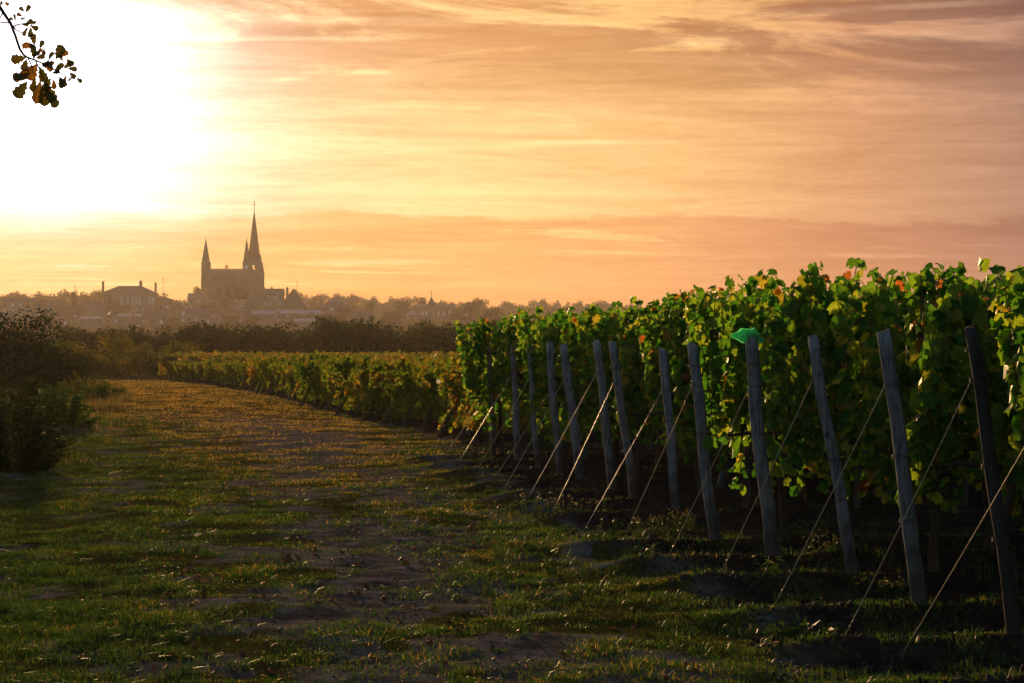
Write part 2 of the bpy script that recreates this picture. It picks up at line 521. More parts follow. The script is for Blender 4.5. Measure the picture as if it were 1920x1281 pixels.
M_window = solid('window_shutter', (0.30, 0.31, 0.34), (0.42, 0.43, 0.47), 0.4, 0.4, 0.5)
M_dim = solid('dark_opening', (0.03, 0.03, 0.035), (0.05, 0.05, 0.055), 1, 0.4)
M_clock = solid('clock_dial', (0.6, 0.6, 0.6), (0.75, 0.75, 0.75), 1, 0.4)
M_sleeve = leaf_mat('plastic_sleeve', [(0.0, (0.030, 0.075, 0.10)), (1.0, (0.05, 0.10, 0.12))], 'object', 0.4, 0.6, tint=(1, 1, 1), spec=0.2)
M_white = leaf_mat('white_plastic', [(0.0, (0.75, 0.70, 0.62)), (1.0, (0.8, 0.75, 0.68))], 'object', 0.5, 0.35, tint=(1, 1, 0.95))
M_bag = leaf_mat('green_plastic', [(0.0, (0.07, 0.60, 0.26)), (1.0, (0.09, 0.66, 0.30))], 'object', 0.7, 0.3, tint=(1.8, 1.5, 1.5), spec=0.5)


def ground_mat():
    m, t = new_mat('field_ground')
    geo = t.n('ShaderNodeNewGeometry')
    P = geo.outputs['Position']
    s = t.n('ShaderNodeSeparateXYZ'); t.l(P, s.inputs[0])
    n1 = t.noise(P, 0.55, 5, 0.6)
    n2 = t.noise(P, 3.2, 6, 0.65)
    n3 = t.noise(P, 17.0, 5, 0.65)
    soil = t.ramp(n2, [(0.3, (0.045, 0.037, 0.033)), (0.5, (0.115, 0.098, 0.092)), (0.72, (0.24, 0.215, 0.21))])
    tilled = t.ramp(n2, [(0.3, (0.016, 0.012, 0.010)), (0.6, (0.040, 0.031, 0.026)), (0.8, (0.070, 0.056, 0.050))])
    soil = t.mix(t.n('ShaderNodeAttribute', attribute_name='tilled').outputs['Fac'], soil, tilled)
    turf = t.ramp(t.math('ADD', t.math('MULTIPLY', n2, 0.6), t.math('MULTIPLY', n3, 0.4)),
                  [(0.30, (0.025, 0.036, 0.009)), (0.45, (0.045, 0.052, 0.013)), (0.58, (0.080, 0.062, 0.020)), (0.75, (0.12, 0.08, 0.032))])
    k = t.math('ADD', t.math('MULTIPLY', n1, 0.35), t.math('ADD', t.math('MULTIPLY', n3, 0.45), t.math('MULTIPLY', n2, 0.2)))
    attr = t.n('ShaderNodeAttribute', attribute_name='bare')
    fac = t.step(t.math('SUBTRACT', k, t.math('MULTIPLY', attr.outputs['Fac'], 0.5)), 0.36, 0.46)
    near = t.mix(fac, soil, turf)
    far = t.ramp(n1, [(0.3, (0.07, 0.07, 0.018)), (0.55, (0.15, 0.11, 0.035)), (0.8, (0.22, 0.15, 0.055))])
    fd = t.step(s.outputs[1], 45.0, 110.0)
    col = t.mix(fd, near, t.mix(0.5, near, far))
    p = t.n('ShaderNodeBsdfDiffuse')
    t.l(col, p.inputs['Color'])
    b = t.n('ShaderNodeBump'); b.inputs['Strength'].default_value = 1.0; b.inputs['Distance'].default_value = 0.05
    t.l(t.math('ADD', n3, t.math('MULTIPLY', t.noise(P, 60.0, 4, 0.6), 0.5)), b.inputs['Height'])
    t.l(b.outputs[0], p.inputs['Normal'])
    t.l(p.outputs[0], t.n('ShaderNodeOutputMaterial').inputs[0])
    return m


M_ground = ground_mat()

# ------------------------------------------------------------------ layout of the rows
ROWA = math.radians(10.0)
RD = Vector((math.cos(ROWA), math.sin(ROWA), 0))
MOUND = 0.10
# top x, top y, base x, base y, width px, wire top x,y, anchor x,y   (photo pixels, measured)
POSTS = [
    (1817, 617, 1900, 1185, 27, 1826, 716, 1580, 1168), (1660, 621, 1719, 1129, 27, 1661, 722, 1446, 1121),
    (1526, 630, 1597, 1072, 21, 1530, 703, 1345, 1066), (1407, 627, 1449, 1040, 26, 1405, 727, 1247, 1034),
    (1297, 645, 1342, 1007, 22, 1301, 726, 1174, 975), (1240, 655, 1270, 953, 17, 1240, 735, 1098, 967),
    (1145, 641, 1189, 936, 15, 1151, 720, 1033, 946), (1120, 640, 1145, 916, 15, 1112, 700, 991, 921),
    (1059, 646, 1087, 899, 15, 1057, 709, 945, 905), (1031, 643, 1051, 890, 14, 1012, 734, 925, 883),
    (993, 649, 1009, 876, 11, 987, 710, 893, 872), (960, 647, 973, 862, 12, 952, 705, 862, 862),
    (914, 654, 926, 851, 11, 888, 738, 838, 838), (1990, 612, 2085, 1262, 27, 2000, 712, 1690, 1204),
]
PB = []
for p in POSTS:
    d = depth(p[3], MOUND)
    PB.append((Vector(((p[2] - CX) * d / F, d, MOUND)), d))
EDGE = [(860, 833), (780, 806), (700, 792), (620, 774), (540, 751), (470, 734), (400, 722.5), (300, 712)]      # foot of the low vines
EDGE_W = [((x - CX) * depth(y) / F, depth(y)) for x, y in EDGE]
EX, EY = np.array([e[0] for e in EDGE_W]), np.array([e[1] for e in EDGE_W])

HILL_D = [0, 200, 260, 600, 900, 1190, 1500, 1800, 2300, 2700]
HILL_Z = [0, 0, 0.3, 4, 11, 20.5, 29.5, 35, 34, 30]


def row_axis_dist(x, y):
    """height of the earth ridges under the tall rows"""
    h = np.zeros_like(x)
    for b, d in PB:
        rx, ry = x - b.x, y - b.y
        a = rx * RD.x + ry * RD.y
        c = -rx * RD.y + ry * RD.x
        h = np.maximum(h, np.exp(-(c / 0.26) ** 2) * sstep(a, -1.5, -0.9) * (1 - sstep(a, 60, 62)))
    return h


def height(x, y, fine=True):
    x, y = np.asarray(x, float), np.asarray(y, float)
    z = np.interp(y, HILL_D, HILL_Z)
    right = sstep(x / np.maximum(y, 1), -0.03, 0.04)
    z = z * (1 - 0.22 * right * sstep(y, 900, 1700))
    z = z + 2.5 * (fbm(x / 180, y / 180, 5, 3) - 0.5) * sstep(y, 400, 900)
    z = z + MOUND * row_axis_dist(x, y)
    if fine:
        k = 1 - sstep(y, 90, 200)
        z = z + k * (0.05 * (fbm(x / 1.7, y / 2.4, 21, 3) - 0.5) + 0.030 * (fbm(x / 0.42, y / 0.42, 33, 3) - 0.5))
        ed = np.interp(y, EY, EX)
        rough = sstep(x - np.where(y < EY[0], -1.2 - (y - 42) * 0.02 - 0.02 * (42 - y), ed), -1.0, 0.3) * k
        z = z + rough * 0.05 * (fbm(x / 0.25, y / 0.33, 51, 3) - 0.5)
    return z


def gz(x, y):
    return float(height(np.array([x]), np.array([y]))[0])


# ------------------------------------------------------------------ ground sheet
def axis(parts):
    out = []
    for a, b, n, g in parts:
        t = np.linspace(0, 1, n, endpoint=False) ** g if a >= 0 or b > 0 else 1 - (1 - np.linspace(0, 1, n, endpoint=False)) ** g
        out.append(a + (b - a) * t)
    return np.concatenate(out + [[parts[-1][1]]])


xs = axis([(-1400, -14, 34, 3.0), (-14, -4, 70, 1), (-4, 6, 110, 1), (6, 14, 40, 1), (14, 1400, 34, 3.0)])
ys = axis([(-200, 8, 14, 1), (8, 40, 300, 1), (40, 90, 130, 1), (90, 2680, 120, 2.2)])
GX, GY = np.meshgrid(xs, ys)
GZ = height(GX, GY)
nx, ny = len(xs), len(ys)
idx = np.arange(nx * ny).reshape(ny, nx)
Q = np.stack([idx[:-1, :-1], idx[:-1, 1:], idx[1:, 1:], idx[1:, :-1]], -1).reshape(-1, 4)
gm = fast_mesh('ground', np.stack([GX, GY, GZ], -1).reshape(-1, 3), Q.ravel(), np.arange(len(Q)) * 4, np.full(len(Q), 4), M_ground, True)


def bare_at(x, y):
    """worn earth: a track through the grass and the tilled strip along the row ends"""
    x, y = np.asarray(x, float), np.asarray(y, float)
    ed = np.where(y < 42, np.interp(y, [10, 13, 22, 34, 42], [1.35, 1.45, 0.5, -0.75, -1.1]), np.interp(y, EY, EX))
    strip = sstep(x - ed, -0.25, 0.35)
    tr = np.interp(y, [9, 14, 19, 26, 42, 90, 160], [-0.25, -0.65, -1.0, -1.7, -3.4, -12.5, -27])
    track = np.exp(-((x - tr) / (0.42 + 0.012 * y)) ** 2) * sstep(fbm(x / 0.6, y / 1.5, 71, 3), 0.36, 0.54) * (1 - sstep(y, 45, 70))
    spot = sstep(fbm(x / 0.5 + 40, y / 0.9, 77, 3), 0.56, 0.68) * 0.6 * (1 - sstep(y, 45, 80))
    return np.clip(np.maximum(np.maximum(strip * 0.9, track), spot), 0, 1)


ba = gm.attributes.new('bare', 'FLOAT', 'POINT')
ba.data.foreach_set('value', bare_at(GX, GY).ravel().astype(np.float32))
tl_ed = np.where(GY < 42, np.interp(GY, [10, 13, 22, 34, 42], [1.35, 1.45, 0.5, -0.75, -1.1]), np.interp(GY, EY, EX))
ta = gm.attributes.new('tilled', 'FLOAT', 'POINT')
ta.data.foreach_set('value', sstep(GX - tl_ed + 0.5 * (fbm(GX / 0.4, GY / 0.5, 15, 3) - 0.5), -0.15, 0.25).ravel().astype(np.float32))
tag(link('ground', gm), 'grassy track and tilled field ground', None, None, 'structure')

# ------------------------------------------------------------------ leaf templates
def grape_leaf(fine=False, curl=0.25, fold=0.2, seed=0):
    rr = random.Random(seed)
    if fine:
        half = [(0, 1.0), (8, 0.90), (14, 0.90), (25, 0.74), (34, 0.82), (47, 0.96), (55, 0.87), (66, 0.85), (80, 0.68), (94, 0.74), (108, 0.82), (122, 0.70), (140, 0.66), (160, 0.52), (173, 0.18)]
    else:
        half = [(0, 1.0), (25, 0.76), (46, 0.96), (80, 0.70), (107, 0.82), (150, 0.62)]
    pts = [(a, q) for a, q in half] + [(-a, q) for a, q in reversed(half[1:])]
    V = [(0, 0, 0)]
    for a, q in pts:
        q *= 1 + rr.uniform(-0.07, 0.07)
        x, y = q * math.sin(math.radians(a)), q * math.cos(math.radians(a))
        z = -fold * abs(x) * 0.9 - curl * q * q * 0.5 + rr.uniform(-0.05, 0.05) + 0.10 * math.cos(math.radians(a) * 5) * q
        V.append((x, y, z))
    n = len(pts)
    return V, [(0, 1 + (k + 1) % n, 1 + k) for k in range(n)]


QUAD_V = [(-0.5, -0.6, 0), (0.5, -0.6, 0), (0.32, 0.7, -0.15), (-0.32, 0.7, -0.15)]
CLUMP_V = [(0, -0.7, 0), (0.55, -0.15, -0.12), (0.2, 0.75, -0.1), (-0.5, 0.2, -0.12)]
QUAD_F = [(0, 1, 2, 3)]
HALF_V = [(0, -0.75, 0.0), (0.52, -0.35, -0.14), (0.5, 0.3, -0.14), (0, 0.85, -0.12), (-0.5, 0.3, -0.14), (-0.52, -0.35, -0.14)]
HALF_F = [(0, 1, 2, 3), (0, 3, 4, 5)]

LEAF_ME = []
for s in range(5):
    v, f = grape_leaf(True, (0.15, 0.3, 0.6, -0.25, 0.75)[s], (0.1, 0.25, 0.15, 0.5, 0.3)[s], 40 + s)
    LEAF_ME.append(MB().add(v, f).mesh('vine_leaf', M_vine_o, True))
GL3 = [grape_leaf(False, c_, f_, 3 + k_) for k_, (c_, f_) in enumerate(((0.25, 0.2), (0.6, 0.15), (0.4, 0.5), (-0.25, 0.35)))]
GLF = GL3[0][1]


def leafy(name, M, P, mat):
    """one mesh of grape leaves in four shapes, each stretched a little differently"""
    n = len(P)
    k = np.arange(n) % 4
    T = np.array([g_[0] for g_ in GL3])[k]
    g_ = np.random.default_rng(n)
    T = T * np.stack([g_.uniform(0.72, 1.08, n), g_.uniform(0.85, 1.12, n), g_.uniform(0.4, 1.6, n)], 1)[:, None, :]
    V = (np.einsum('nij,nvj->nvi', M, T) + P[:, None, :]).reshape(-1, 3)
    TF = np.asarray(GLF)
    L = (TF[None] + (np.arange(n) * T.shape[1])[:, None, None]).reshape(-1)
    nf = len(TF) * n
    return fast_mesh(name, V, L, np.arange(nf) * 3, np.full(nf, 3), mat, True)



def unit(n):
    v = RNG.normal(size=(n, 3))
    return v / np.linalg.norm(v, axis=1, keepdims=True)


def grow_vine(seed, L=1.15, ztop=1.80, zbot=0.40, shoots=20, nodes=29, half=0.27, hang=9):
    """canes from the wire upward with leaves along them. returns (cane paths, leaf positions, matrices)"""
    global RNG
    RNG = np.random.default_rng(seed)
    rr = random.Random(seed)
    canes, P, Nn, T, S = [], [], [], [], []
    for i in range(shoots + hang):
        x0 = rr.uniform(-0.08, L)
        down = i >= shoots
        z, y, x = rr.uniform(0.66, 0.95), rr.uniform(-0.08, 0.08), x0
        top = (rr.uniform(zbot - 0.05, zbot + 0.2) if down else ztop + rr.gauss(0.0, 0.045) + (0.11 if rr.random() < 0.06 else 0))
        if down:
            z = rr.uniform(0.85, 1.35) if ztop > 1.5 else rr.uniform(0.6, 0.95)
        m = nodes if not down else 14
        path = []
        yo = rr.uniform(-half, half)
        lean = rr.uniform(-0.22, 0.22)
        for k in range(m):
            u = k / (m - 1)
            px = x + lean * u + 0.03 * math.sin(5 * u + i)
            py = y + (yo - y) * min(1, u * 1.6) + 0.02 * math.sin(7 * u + 2 * i)
            pz = z + (top - z) * u
            if not down and u > 0.86:      # tips bow over
                py += (u - 0.86) * 0.7 * (1 if yo > 0 else -1)
            path.append((px, py, pz))
            for q in range(2 if rr.random() < (0.42 if u < 0.66 else 0.95) else 1):
                side = rr.choice((-1, 1))
                out = np.array([rr.gauss(0, 0.75), (1 if py + rr.gauss(0, 0.09) > 0 else -1) * rr.uniform(0.2, 1.1), rr.gauss(0.3, 0.6)])
                out /= np.linalg.norm(out)
                pet = rr.uniform(0.04, 0.12)
                P.append((px + out[0] * pet, py + out[1] * pet, pz + out[2] * pet * 0.4))
                Nn.append(out + np.array([0, 0, rr.uniform(0, 0.3)]))
                T.append((rr.gauss(0, 0.55) + out[0] * 0.3, rr.gauss(0, 0.3), -1.0 if u < 0.93 else rr.uniform(-0.8, 0.6)))
                S.append(rr.uniform(0.042, 0.078) * (1 - 0.2 * max(0, u - 0.75) / 0.25))
        canes.append(path)
    P, Nn, T = np.array(P), np.array(Nn), np.array(T)
    return canes, P, basis(Nn, T, np.array(S))


def cane_mesh(canes, name='canes'):
    mb = MB()
    for c in canes:
        pts = c[::5] + [c[-1]]
        mb.tube(pts, [0.0058 - 0.0026 * i / (len(pts) - 1) for i in range(len(pts))], 4)
    return mb.mesh(name, M_cane, True)


def trunk_mesh(seed, h=0.72, slant=0.0, r0=0.032, arms=True):
    rr = random.Random(seed)
    mb = MB()
    pts, x, y = [], 0.0, 0.0
    for k in range(8):
        u = k / 7
        pts.append((slant * u + rr.uniform(-0.02, 0.02), rr.uniform(-0.02, 0.02), -0.12 + (h + 0.12) * u))
    mb.tube(pts, [r0 * (1.35 - 0.5 * k / 7 + rr.uniform(-0.1, 0.15)) for k in range(8)], 7)
    if arms:
        for s in (-1, 1):
            mb.tube([pts[-1], (slant + s * 0.10, 0.01, h + 0.05), (slant + s * 0.3, -0.01, h + 0.06), (slant + s * 0.48, 0, h + 0.04)], [r0 * 0.7, r0 * 0.6, r0 * 0.5, r0 * 0.35], 6)
    return mb.mesh('trunk', M_bark, True)


# tall vines: six grown variants shared by all
VAR = []
for s in range(6):
    canes, P, M = grow_vine(100 + s)
    front = np.argsort(P[:, 1] + 0.12 * P[:, 0] - 0.04 * P[:, 2])       # leaves on the side that faces the track come first
    pick = front[:130]
    rest = front[130:]
    VAR.append(dict(canes=cane_mesh(canes), pick=[(P[i], M[i]) for i in pick],
                    rest=leafy('foliage', M[rest], P[rest], M_vine), full=leafy('foliage', M, P, M_vine),
                    trunk=trunk_mesh(200 + s)))

def nth(n):
    return '%d%s' % (n, 'th' if 10 <= n % 100 <= 20 else {1: 'st', 2: 'nd', 3: 'rd'}.get(n % 10, 'th'))


ORD = ['', 'second ', 'third ', 'fourth ', 'fifth ', 'sixth ', 'seventh ', 'eighth ', 'ninth ', 'tenth ']


def post_phrase(i):
    if i == 13:
        return 'the post just outside the picture'
    if i == 3:
        return 'the post with the green bag'
    if i < 3:
        return ('the next post nearer than the bag-topped one', 'the second post nearer than the bag-topped one', 'the third post nearer than the bag-topped one')[2 - i]
    k = i - 4
    return ('the next post beyond the bag-topped one') if k == 0 else 'the %spost beyond the bag-topped one' % ORD[k]


def place_vine(i, k, detail):
    b, d = PB[i]
    v = VAR[(i * 5 + k * 2) % 6]
    rr = random.Random(i * 37 + k)
    x0 = (0.05 if i < 5 or i == 13 else 0.16 if i < 10 else 0.0 if i < 12 else -0.40) + k * 1.05
    o = b + RD * x0
    root = empty('tall_vine', (o.x, o.y, gz(o.x, o.y) - 0.01), ROWA)
    root.scale = (1, 1, (1.02 if i < 3 else 1.06) + rr.uniform(-0.03, 0.04))
    tag(root, 'tall grape vine, %s behind %s' % (('first', 'second', 'third', 'fourth', 'fifth', 'sixth', 'seventh', 'eighth', 'ninth')[k], post_phrase(i)), 'vine', 'tall grape vines on wires')
    link('trunk', v['trunk'], root, (0.5, 0, 0))
    link('canes', v['canes'], root)
    if detail:
        f = link('foliage', v['rest'], root)
        f['kind'] = 'stuff'
        for q, (P, M) in enumerate(v['pick'][:detail]):
            lf = link('leaf', LEAF_ME[q % 5], root)
            m4 = Matrix([[*M[0], P[0]], [*M[1], P[1]], [*M[2], P[2]], [0, 0, 0, 1]])
            lf.matrix_local = m4 @ Matrix.Diagonal((rr.uniform(0.75, 1.08), rr.uniform(0.85, 1.1), rr.uniform(0.4, 1.7), 1))
    else:
        f = link('foliage', v['full'], root)
        f['kind'] = 'stuff'


for i, (b, d) in enumerate(PB):
    reach = 0.212 * d + 1.6 - b.x
    n = max(2, min(9, int(math.ceil(reach / 1.05))))
    for k in range(n):
        place_vine(i, k, 130 if i < 13 and (k == 0 or (k == 1 and i < 5)) else 0)

# ------------------------------------------------------------------ end posts with guy wires
def sag(a, b, s, n=8):
    a, b = Vector(a), Vector(b)
    return [a.lerp(b, t / n) - Vector((0, 0, s * 4 * (t / n) * (1 - t / n))) for t in range(n + 1)]


for i, p in enumerate(POSTS):
    b, d = PB[i]
    rr = random.Random(900 + i)
    root = empty('end_post', b)
    lab = {3: 'weathered grey end post with green plastic bag over its top'}.get(i)
    if lab is None:
        if i == 13:
            lab = 'end post just outside the picture, its guy wire reaching in'
        elif i == 0:
            lab = 'darkest leaning wooden end post, nearest of all to the camera'
        elif i < 3:
            lab = 'leaning weathered wooden end post, %s nearer than the bag-topped post' % ('next one', 'second', 'third')[2 - i]
        else:
            lab = 'leaning weathered wooden end post, %s beyond the bag-topped post' % ('next one', 'second', 'third', 'fourth', 'fifth', 'sixth', 'seventh', 'eighth', 'ninth')[i - 4]
    tag(root, lab, 'post', 'vineyard end posts')
    top = Vector(((p[0] - CX) * d / F, d - 0.02, CAMH - (p[1] - HY) * d / F)) - b
    rad = p[4] * d / F / 2
    mb = MB()
    ns, na = 14, 12
    vs, fs = [], []
    for s in range(ns + 1):
        u = -0.12 + 1.12 * s / ns
        c = top * u
        bow = 0.012 * math.sin(u * 3 + i) + 0.006 * math.sin(u * 9 + i * 2)
        for k in range(na):
            a = 2 * PI * k / na
            q = rad * (1.06 - 0.12 * u) * (1 + 0.05 * math.sin(2 * a + i) + rr.uniform(-0.055, 0.055)) * (0.93 if s == ns else 1)
            vs.append((c.x + bow + q * math.cos(a), c.y + q * math.sin(a), c.z + (0.010 * math.sin(a + i) + rr.uniform(-0.008, 0.008) if s == ns else 0)))
    for s in range(ns):
        for k in range(na):
            k2 = (k + 1) % na
            fs.append((s * na + k, s * na + k2, (s + 1) * na + k2, (s + 1) * na + k))
    fs.append(tuple(range(ns * na, (ns + 1) * na)))
    mb.add(vs, fs).build('shaft', M_wood_shade if i == 0 else M_wood, root, True)
    wt = at(p[5], p[6], d - rad) - b
    uw = (wt.z) / top.z
    # wire wraps
    for u in (uw, min(0.97, uw + 0.1), 0.5 + rr.uniform(-0.05, 0.05), 0.30):
        ring = MB()
        c = top * u
        q = rad * (1.06 - 0.12 * u) * 1.05 + 0.0015
        for turn in range(2):
            ring.tube([(c.x + q * math.cos(2 * PI * k / 16), c.y + q * math.sin(2 * PI * k / 16), c.z + 0.012 * turn + 0.008 * math.sin(2 * PI * k / 16 + i)) for k in range(17)], 0.0022, 5)
        ring.build('wire_wrap', M_rust, root, True)
    an_d = depth(p[8], MOUND)
    an = Vector(((p[7] - CX) * an_d / F, an_d, 0.0))
    an.z = gz(an.x, an.y) + 0.015
    an = an - b
    att = top * uw + Vector((-rad * 1.0, -rad * 0.3, 0))
    rw = max(0.0023, 0.55 * d / F)
    g = MB().tube(sag(att, an, 0.01), rw, 6).build('guy_wire', M_wire, root, True)
    tw = MB()
    dirv = (att - an)
    for s0, s1 in ((0.0, 0.12), (0.86, 0.995)):
        pts = []
        for k in range(25):
            u = s0 + (s1 - s0) * k / 24
            c = an + dirv * u
            pts.append(c + Vector((math.cos(k * 1.5), math.sin(k * 1.5), 0)) * 0.004)
        tw.tube(pts, 0.0022, 4)
    tw.build('twisted_end', M_wire, g, True)
    anc = MB().tube([an + Vector((0.02, 0.0, -0.12)), an + Vector((0.005, 0, -0.01)), an + Vector((-0.012, 0, 0.012))], 0.006, 6)
    anc.tube([an + Vector((0.018 * math.cos(a), 0.0, 0.012 + 0.018 * math.sin(a))) for a in np.linspace(0, 2 * PI, 11)], 0.004, 5)
    anc.build('ground_anchor', M_rust, root, True)
    for zz in (0.52, 0.95, 1.22, 1.56):
        u = min(zz / top.z, 0.975)
        s0 = top * u + Vector((rad * 0.9, 0, 0))
        s1 = Vector((RD.x * 10.5, RD.y * 10.5, zz))
        MB().tube(sag(s0, s1, 0.02, 10), 0.0022, 4).build('trellis_wire', M_rust, root, True)

# ------------------------------------------------------------------ low vines along the track
LV = []
for s in range(5):
    canes, P, M = grow_vine(300 + s, 1.15, 1.20, 0.16, 15, 17, 0.30, 13)
    P[:, 2] = np.where(P[:, 2] > 1.3, 1.3 + (P[:, 2] - 1.3) * 0.4, P[:, 2])
    LV.append((leafy('foliage', M * 0.95, P, M_low), trunk_mesh(400 + s, 0.52, 0.36, 0.045, False), cane_mesh(canes)))
low_y = []
y = 41.0
while y < 156:
    low_y.append(y)
    y += 1.75
near_words = ('nearest', 'second nearest', 'third nearest', 'fourth nearest', 'fifth nearest', 'sixth nearest')
for q, y in enumerate(low_y):
    rr = random.Random(600 + q)
    x = float(np.interp(y, EY, EX)) + rr.gauss(0.05, 0.16)
    for k in range(2 if y < 95 else 1):
        ox, oy = x + RD.x * (0.1 + 1.05 * k), y + RD.y * (0.1 + 1.05 * k)
        root = empty('low_vine', (ox, oy, gz(ox, oy)), ROWA + rr.uniform(-0.05, 0.05))
        s = 1 + rr.gauss(0, 0.10)
        root.scale = (1.0, 1.0, s)
        if k == 0 and q < 6:
            tag(root, 'low autumn vine with slanting trunk at its row end, %s beside the track' % near_words[q], 'vine', 'low vines at the row ends along the track')
        elif k == 0:
            tag(root, 'low yellowing vine at its row end, %s along the track from the tall vines' % nth(q + 1), 'vine', 'low vines at the row ends along the track')
        else:
            tag(root, 'low yellowing vine just behind the %s low row-end vine from the tall block' % nth(q + 1), 'vine', 'low vines second in their rows')
        fo, tr, ca = LV[(q * 3 + k) % 5]
        f = link('foliage', fo, root); f['kind'] = 'stuff'
        link('trunk', tr, root, (-0.12, 0, 0))
        if y < 70:
            link('canes', ca, root)

# the rest of the low block reads as one sheet of leaf tops
mp, mn, mt, ms = [], [], [], []
RNG = np.random.default_rng(77)
for q in range(92):
    y0 = 41.0 + 1.75 * q
    x0 = float(np.interp(y0, EY, EX)) + (2.15 if y0 < 95 else 1.1)
    if y0 > EY[-1]:
        x0 = EX[-1] - (y0 - EY[-1]) * 0.10
    x1 = (905 - CX) * y0 / F + 1.5 + (2.0 if y0 > 60 else 0)
    Ln = (x1 - x0) / RD.x
    if Ln <= 0:
        continue
    N = int(Ln * (120 if y0 < 80 else 75 if y0 < 130 else 46))
    a = RNG.uniform(0, Ln, N)
    xx = x0 + a * RD.x + RNG.normal(0, 0.22, N) * -RD.y
    yy = y0 + a * RD.y + RNG.normal(0, 0.24, N)
    top = 1.22 + 0.34 * sstep(yy, 60, 180) + 0.26 * (fbm(xx / 1.3, yy / 0.8, 7, 3) - 0.5)
    zz = top - np.abs(RNG.normal(0, 0.20, N)) + (RNG.random(N) < 0.05) * RNG.uniform(0, 0.22, N)
    mp.append(np.stack([xx, yy, zz], 1))
    nn = unit(N) * 0.8 + np.array([0, -0.35, 0.6])
    mn.append(nn); mt.append(unit(N) + np.array([0, 0, -0.6]))
    ms.append(RNG.uniform(0.09, 0.14, N) * (1 + (y0 - 41) / 150))
mp, mn, mt, ms = (np.concatenate(v) for v in (mp, mn, mt, ms))
mass = link('vineyard_foliage', scatter_mesh('vineyard_foliage', HALF_V, HALF_F, basis(mn, mt, ms), mp, M_lowmass))
tag(mass, 'sheet of yellow and rust vine tops across the low vineyard', 'vines', None, 'stuff')

# ------------------------------------------------------------------ trees and bushes
def crown_mesh(name, seed, W, H, z0, n, size, mat, lobes=9, flat=0.8, tpl=(CLUMP_V, QUAD_F), core=0.25, up=0.5):
    """leaf clumps spread through several lobes; uneven outline with gaps"""
    g = np.random.default_rng(seed)
    C = []
    for k in range(lobes):
        a = g.uniform(0, 2 * PI)
        rr_ = math.sqrt(g.uniform(0, 1)) * W * 0.36
        zc = z0 + H * (g.uniform(0.12, 0.80) if k % 3 else g.uniform(0.08, 0.35))
        C.append((rr_ * math.cos(a), rr_ * math.sin(a), zc, g.uniform(0.20, 0.32) * min(W, H * 1.3)))
    C = np.array(C)
    k = g.choice(lobes, n, p=(C[:, 3] ** 2) / (C[:, 3] ** 2).sum())
    dv = g.normal(size=(n, 3)); dv /= np.linalg.norm(dv, axis=1, keepdims=True)
    rad = np.where(g.random(n) < core, g.uniform(0.2, 0.85, n), g.normal(0.97, 0.10, n))
    P = C[k, :3] + dv * (C[k, 3] * rad)[:, None] * np.array([1, 1, flat])
    P[:, 2] = np.maximum(P[:, 2], z0 + g.uniform(0, 0.25, n) * H * 0.3)
    nn = dv + g.normal(size=(n, 3)) * 0.6 + np.array([0, 0, up])
    tt = g.normal(size=(n, 3)) + np.array([0, 0, -0.5])
    return scatter_mesh(name, tpl[0], tpl[1], basis(nn, tt, g.uniform(0.6, 1.3, n) * size), P, mat)


def tree_trunk(seed, H, r, spread):
    rr = random.Random(seed)
    mb = MB()
    pts = [(rr.uniform(-.03, .03) * H, rr.uniform(-.03, .03) * H, -0.3 + (H * 0.6 + 0.3) * k / 5) for k in range(6)]
    mb.tube(pts, [r * (1.3 - 0.9 * k / 5) for k in range(6)], 7)
    for k in range(6):
        s = pts[2 + k % 4]
        a = rr.uniform(0, 2 * PI)
        e = Vector((math.cos(a) * spread, math.sin(a) * spread, H * rr.uniform(0.55, 0.85)))
        m_ = Vector(s).lerp(e, 0.5) + Vector((0, 0, 0.05 * H))
        mb.tube([s, m_, e], [r * 0.45, r * 0.3, r * 0.1], 5)
    return mb.mesh('trunk', M_bark, True)


def plant_tree(name, me_crown, me_trunk, loc, label, cat='tree', group=None, rz=0.0, s=(1, 1, 1)):
    t = empty(name, loc, rz)
    t.scale = s
    tag(t, label, cat, group)
    c = link('crown', me_crown, t)
    if me_trunk:
        link('trunk', me_trunk, t)
    return t


# belt of trees behind the low vineyard
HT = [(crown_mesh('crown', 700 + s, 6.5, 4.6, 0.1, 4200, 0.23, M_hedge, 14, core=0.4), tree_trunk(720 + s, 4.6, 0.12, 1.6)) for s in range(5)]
belt = [(150, 622), (205, 616), (262, 612), (318, 612), (372, 608), (425, 612), (480, 608), (535, 606), (585, 600), (640, 597), (690, 600),
        (742, 608), (790, 606), (838, 601), (885, 604), (935, 606), (985, 612), (1040, 618)]
rr = random.Random(5)
bd = []
for q, (px, py) in enumerate(belt):
    d = 232 + rr.uniform(-12, 12)
    X = (px - CX) * d / F
    z = gz(X, d)
    H = CAMH - (py - HY) * d / F - z
    c, t_ = HT[q % 5]
    lab = 'dark leafy tree in the belt front, %s from the track end' % nth(q + 1)
    plant_tree('belt_tree', c, t_, (X, d, z - 0.05), lab, 'tree', 'belt of dark trees behind the vineyard', rr.uniform(0, 6), (0.85, 0.85, H / 4.55))
for q in range(17):      # a second, denser rank behind them
    px = 130 + q * 57
    d = 252 + rr.uniform(-6, 6)
    X = (px - CX) * d / F
    z = gz(X, d)
    c, t_ = HT[(q * 2 + 1) % 5]
    plant_tree('belt_tree', c, t_, (X, d, z - 0.05), 'dark tree filling the back of the belt behind the low vineyard', 'tree', 'trees filling the back of the belt', rr.uniform(0, 6), (0.95, 0.8, rr.uniform(0.86, 0.98)))

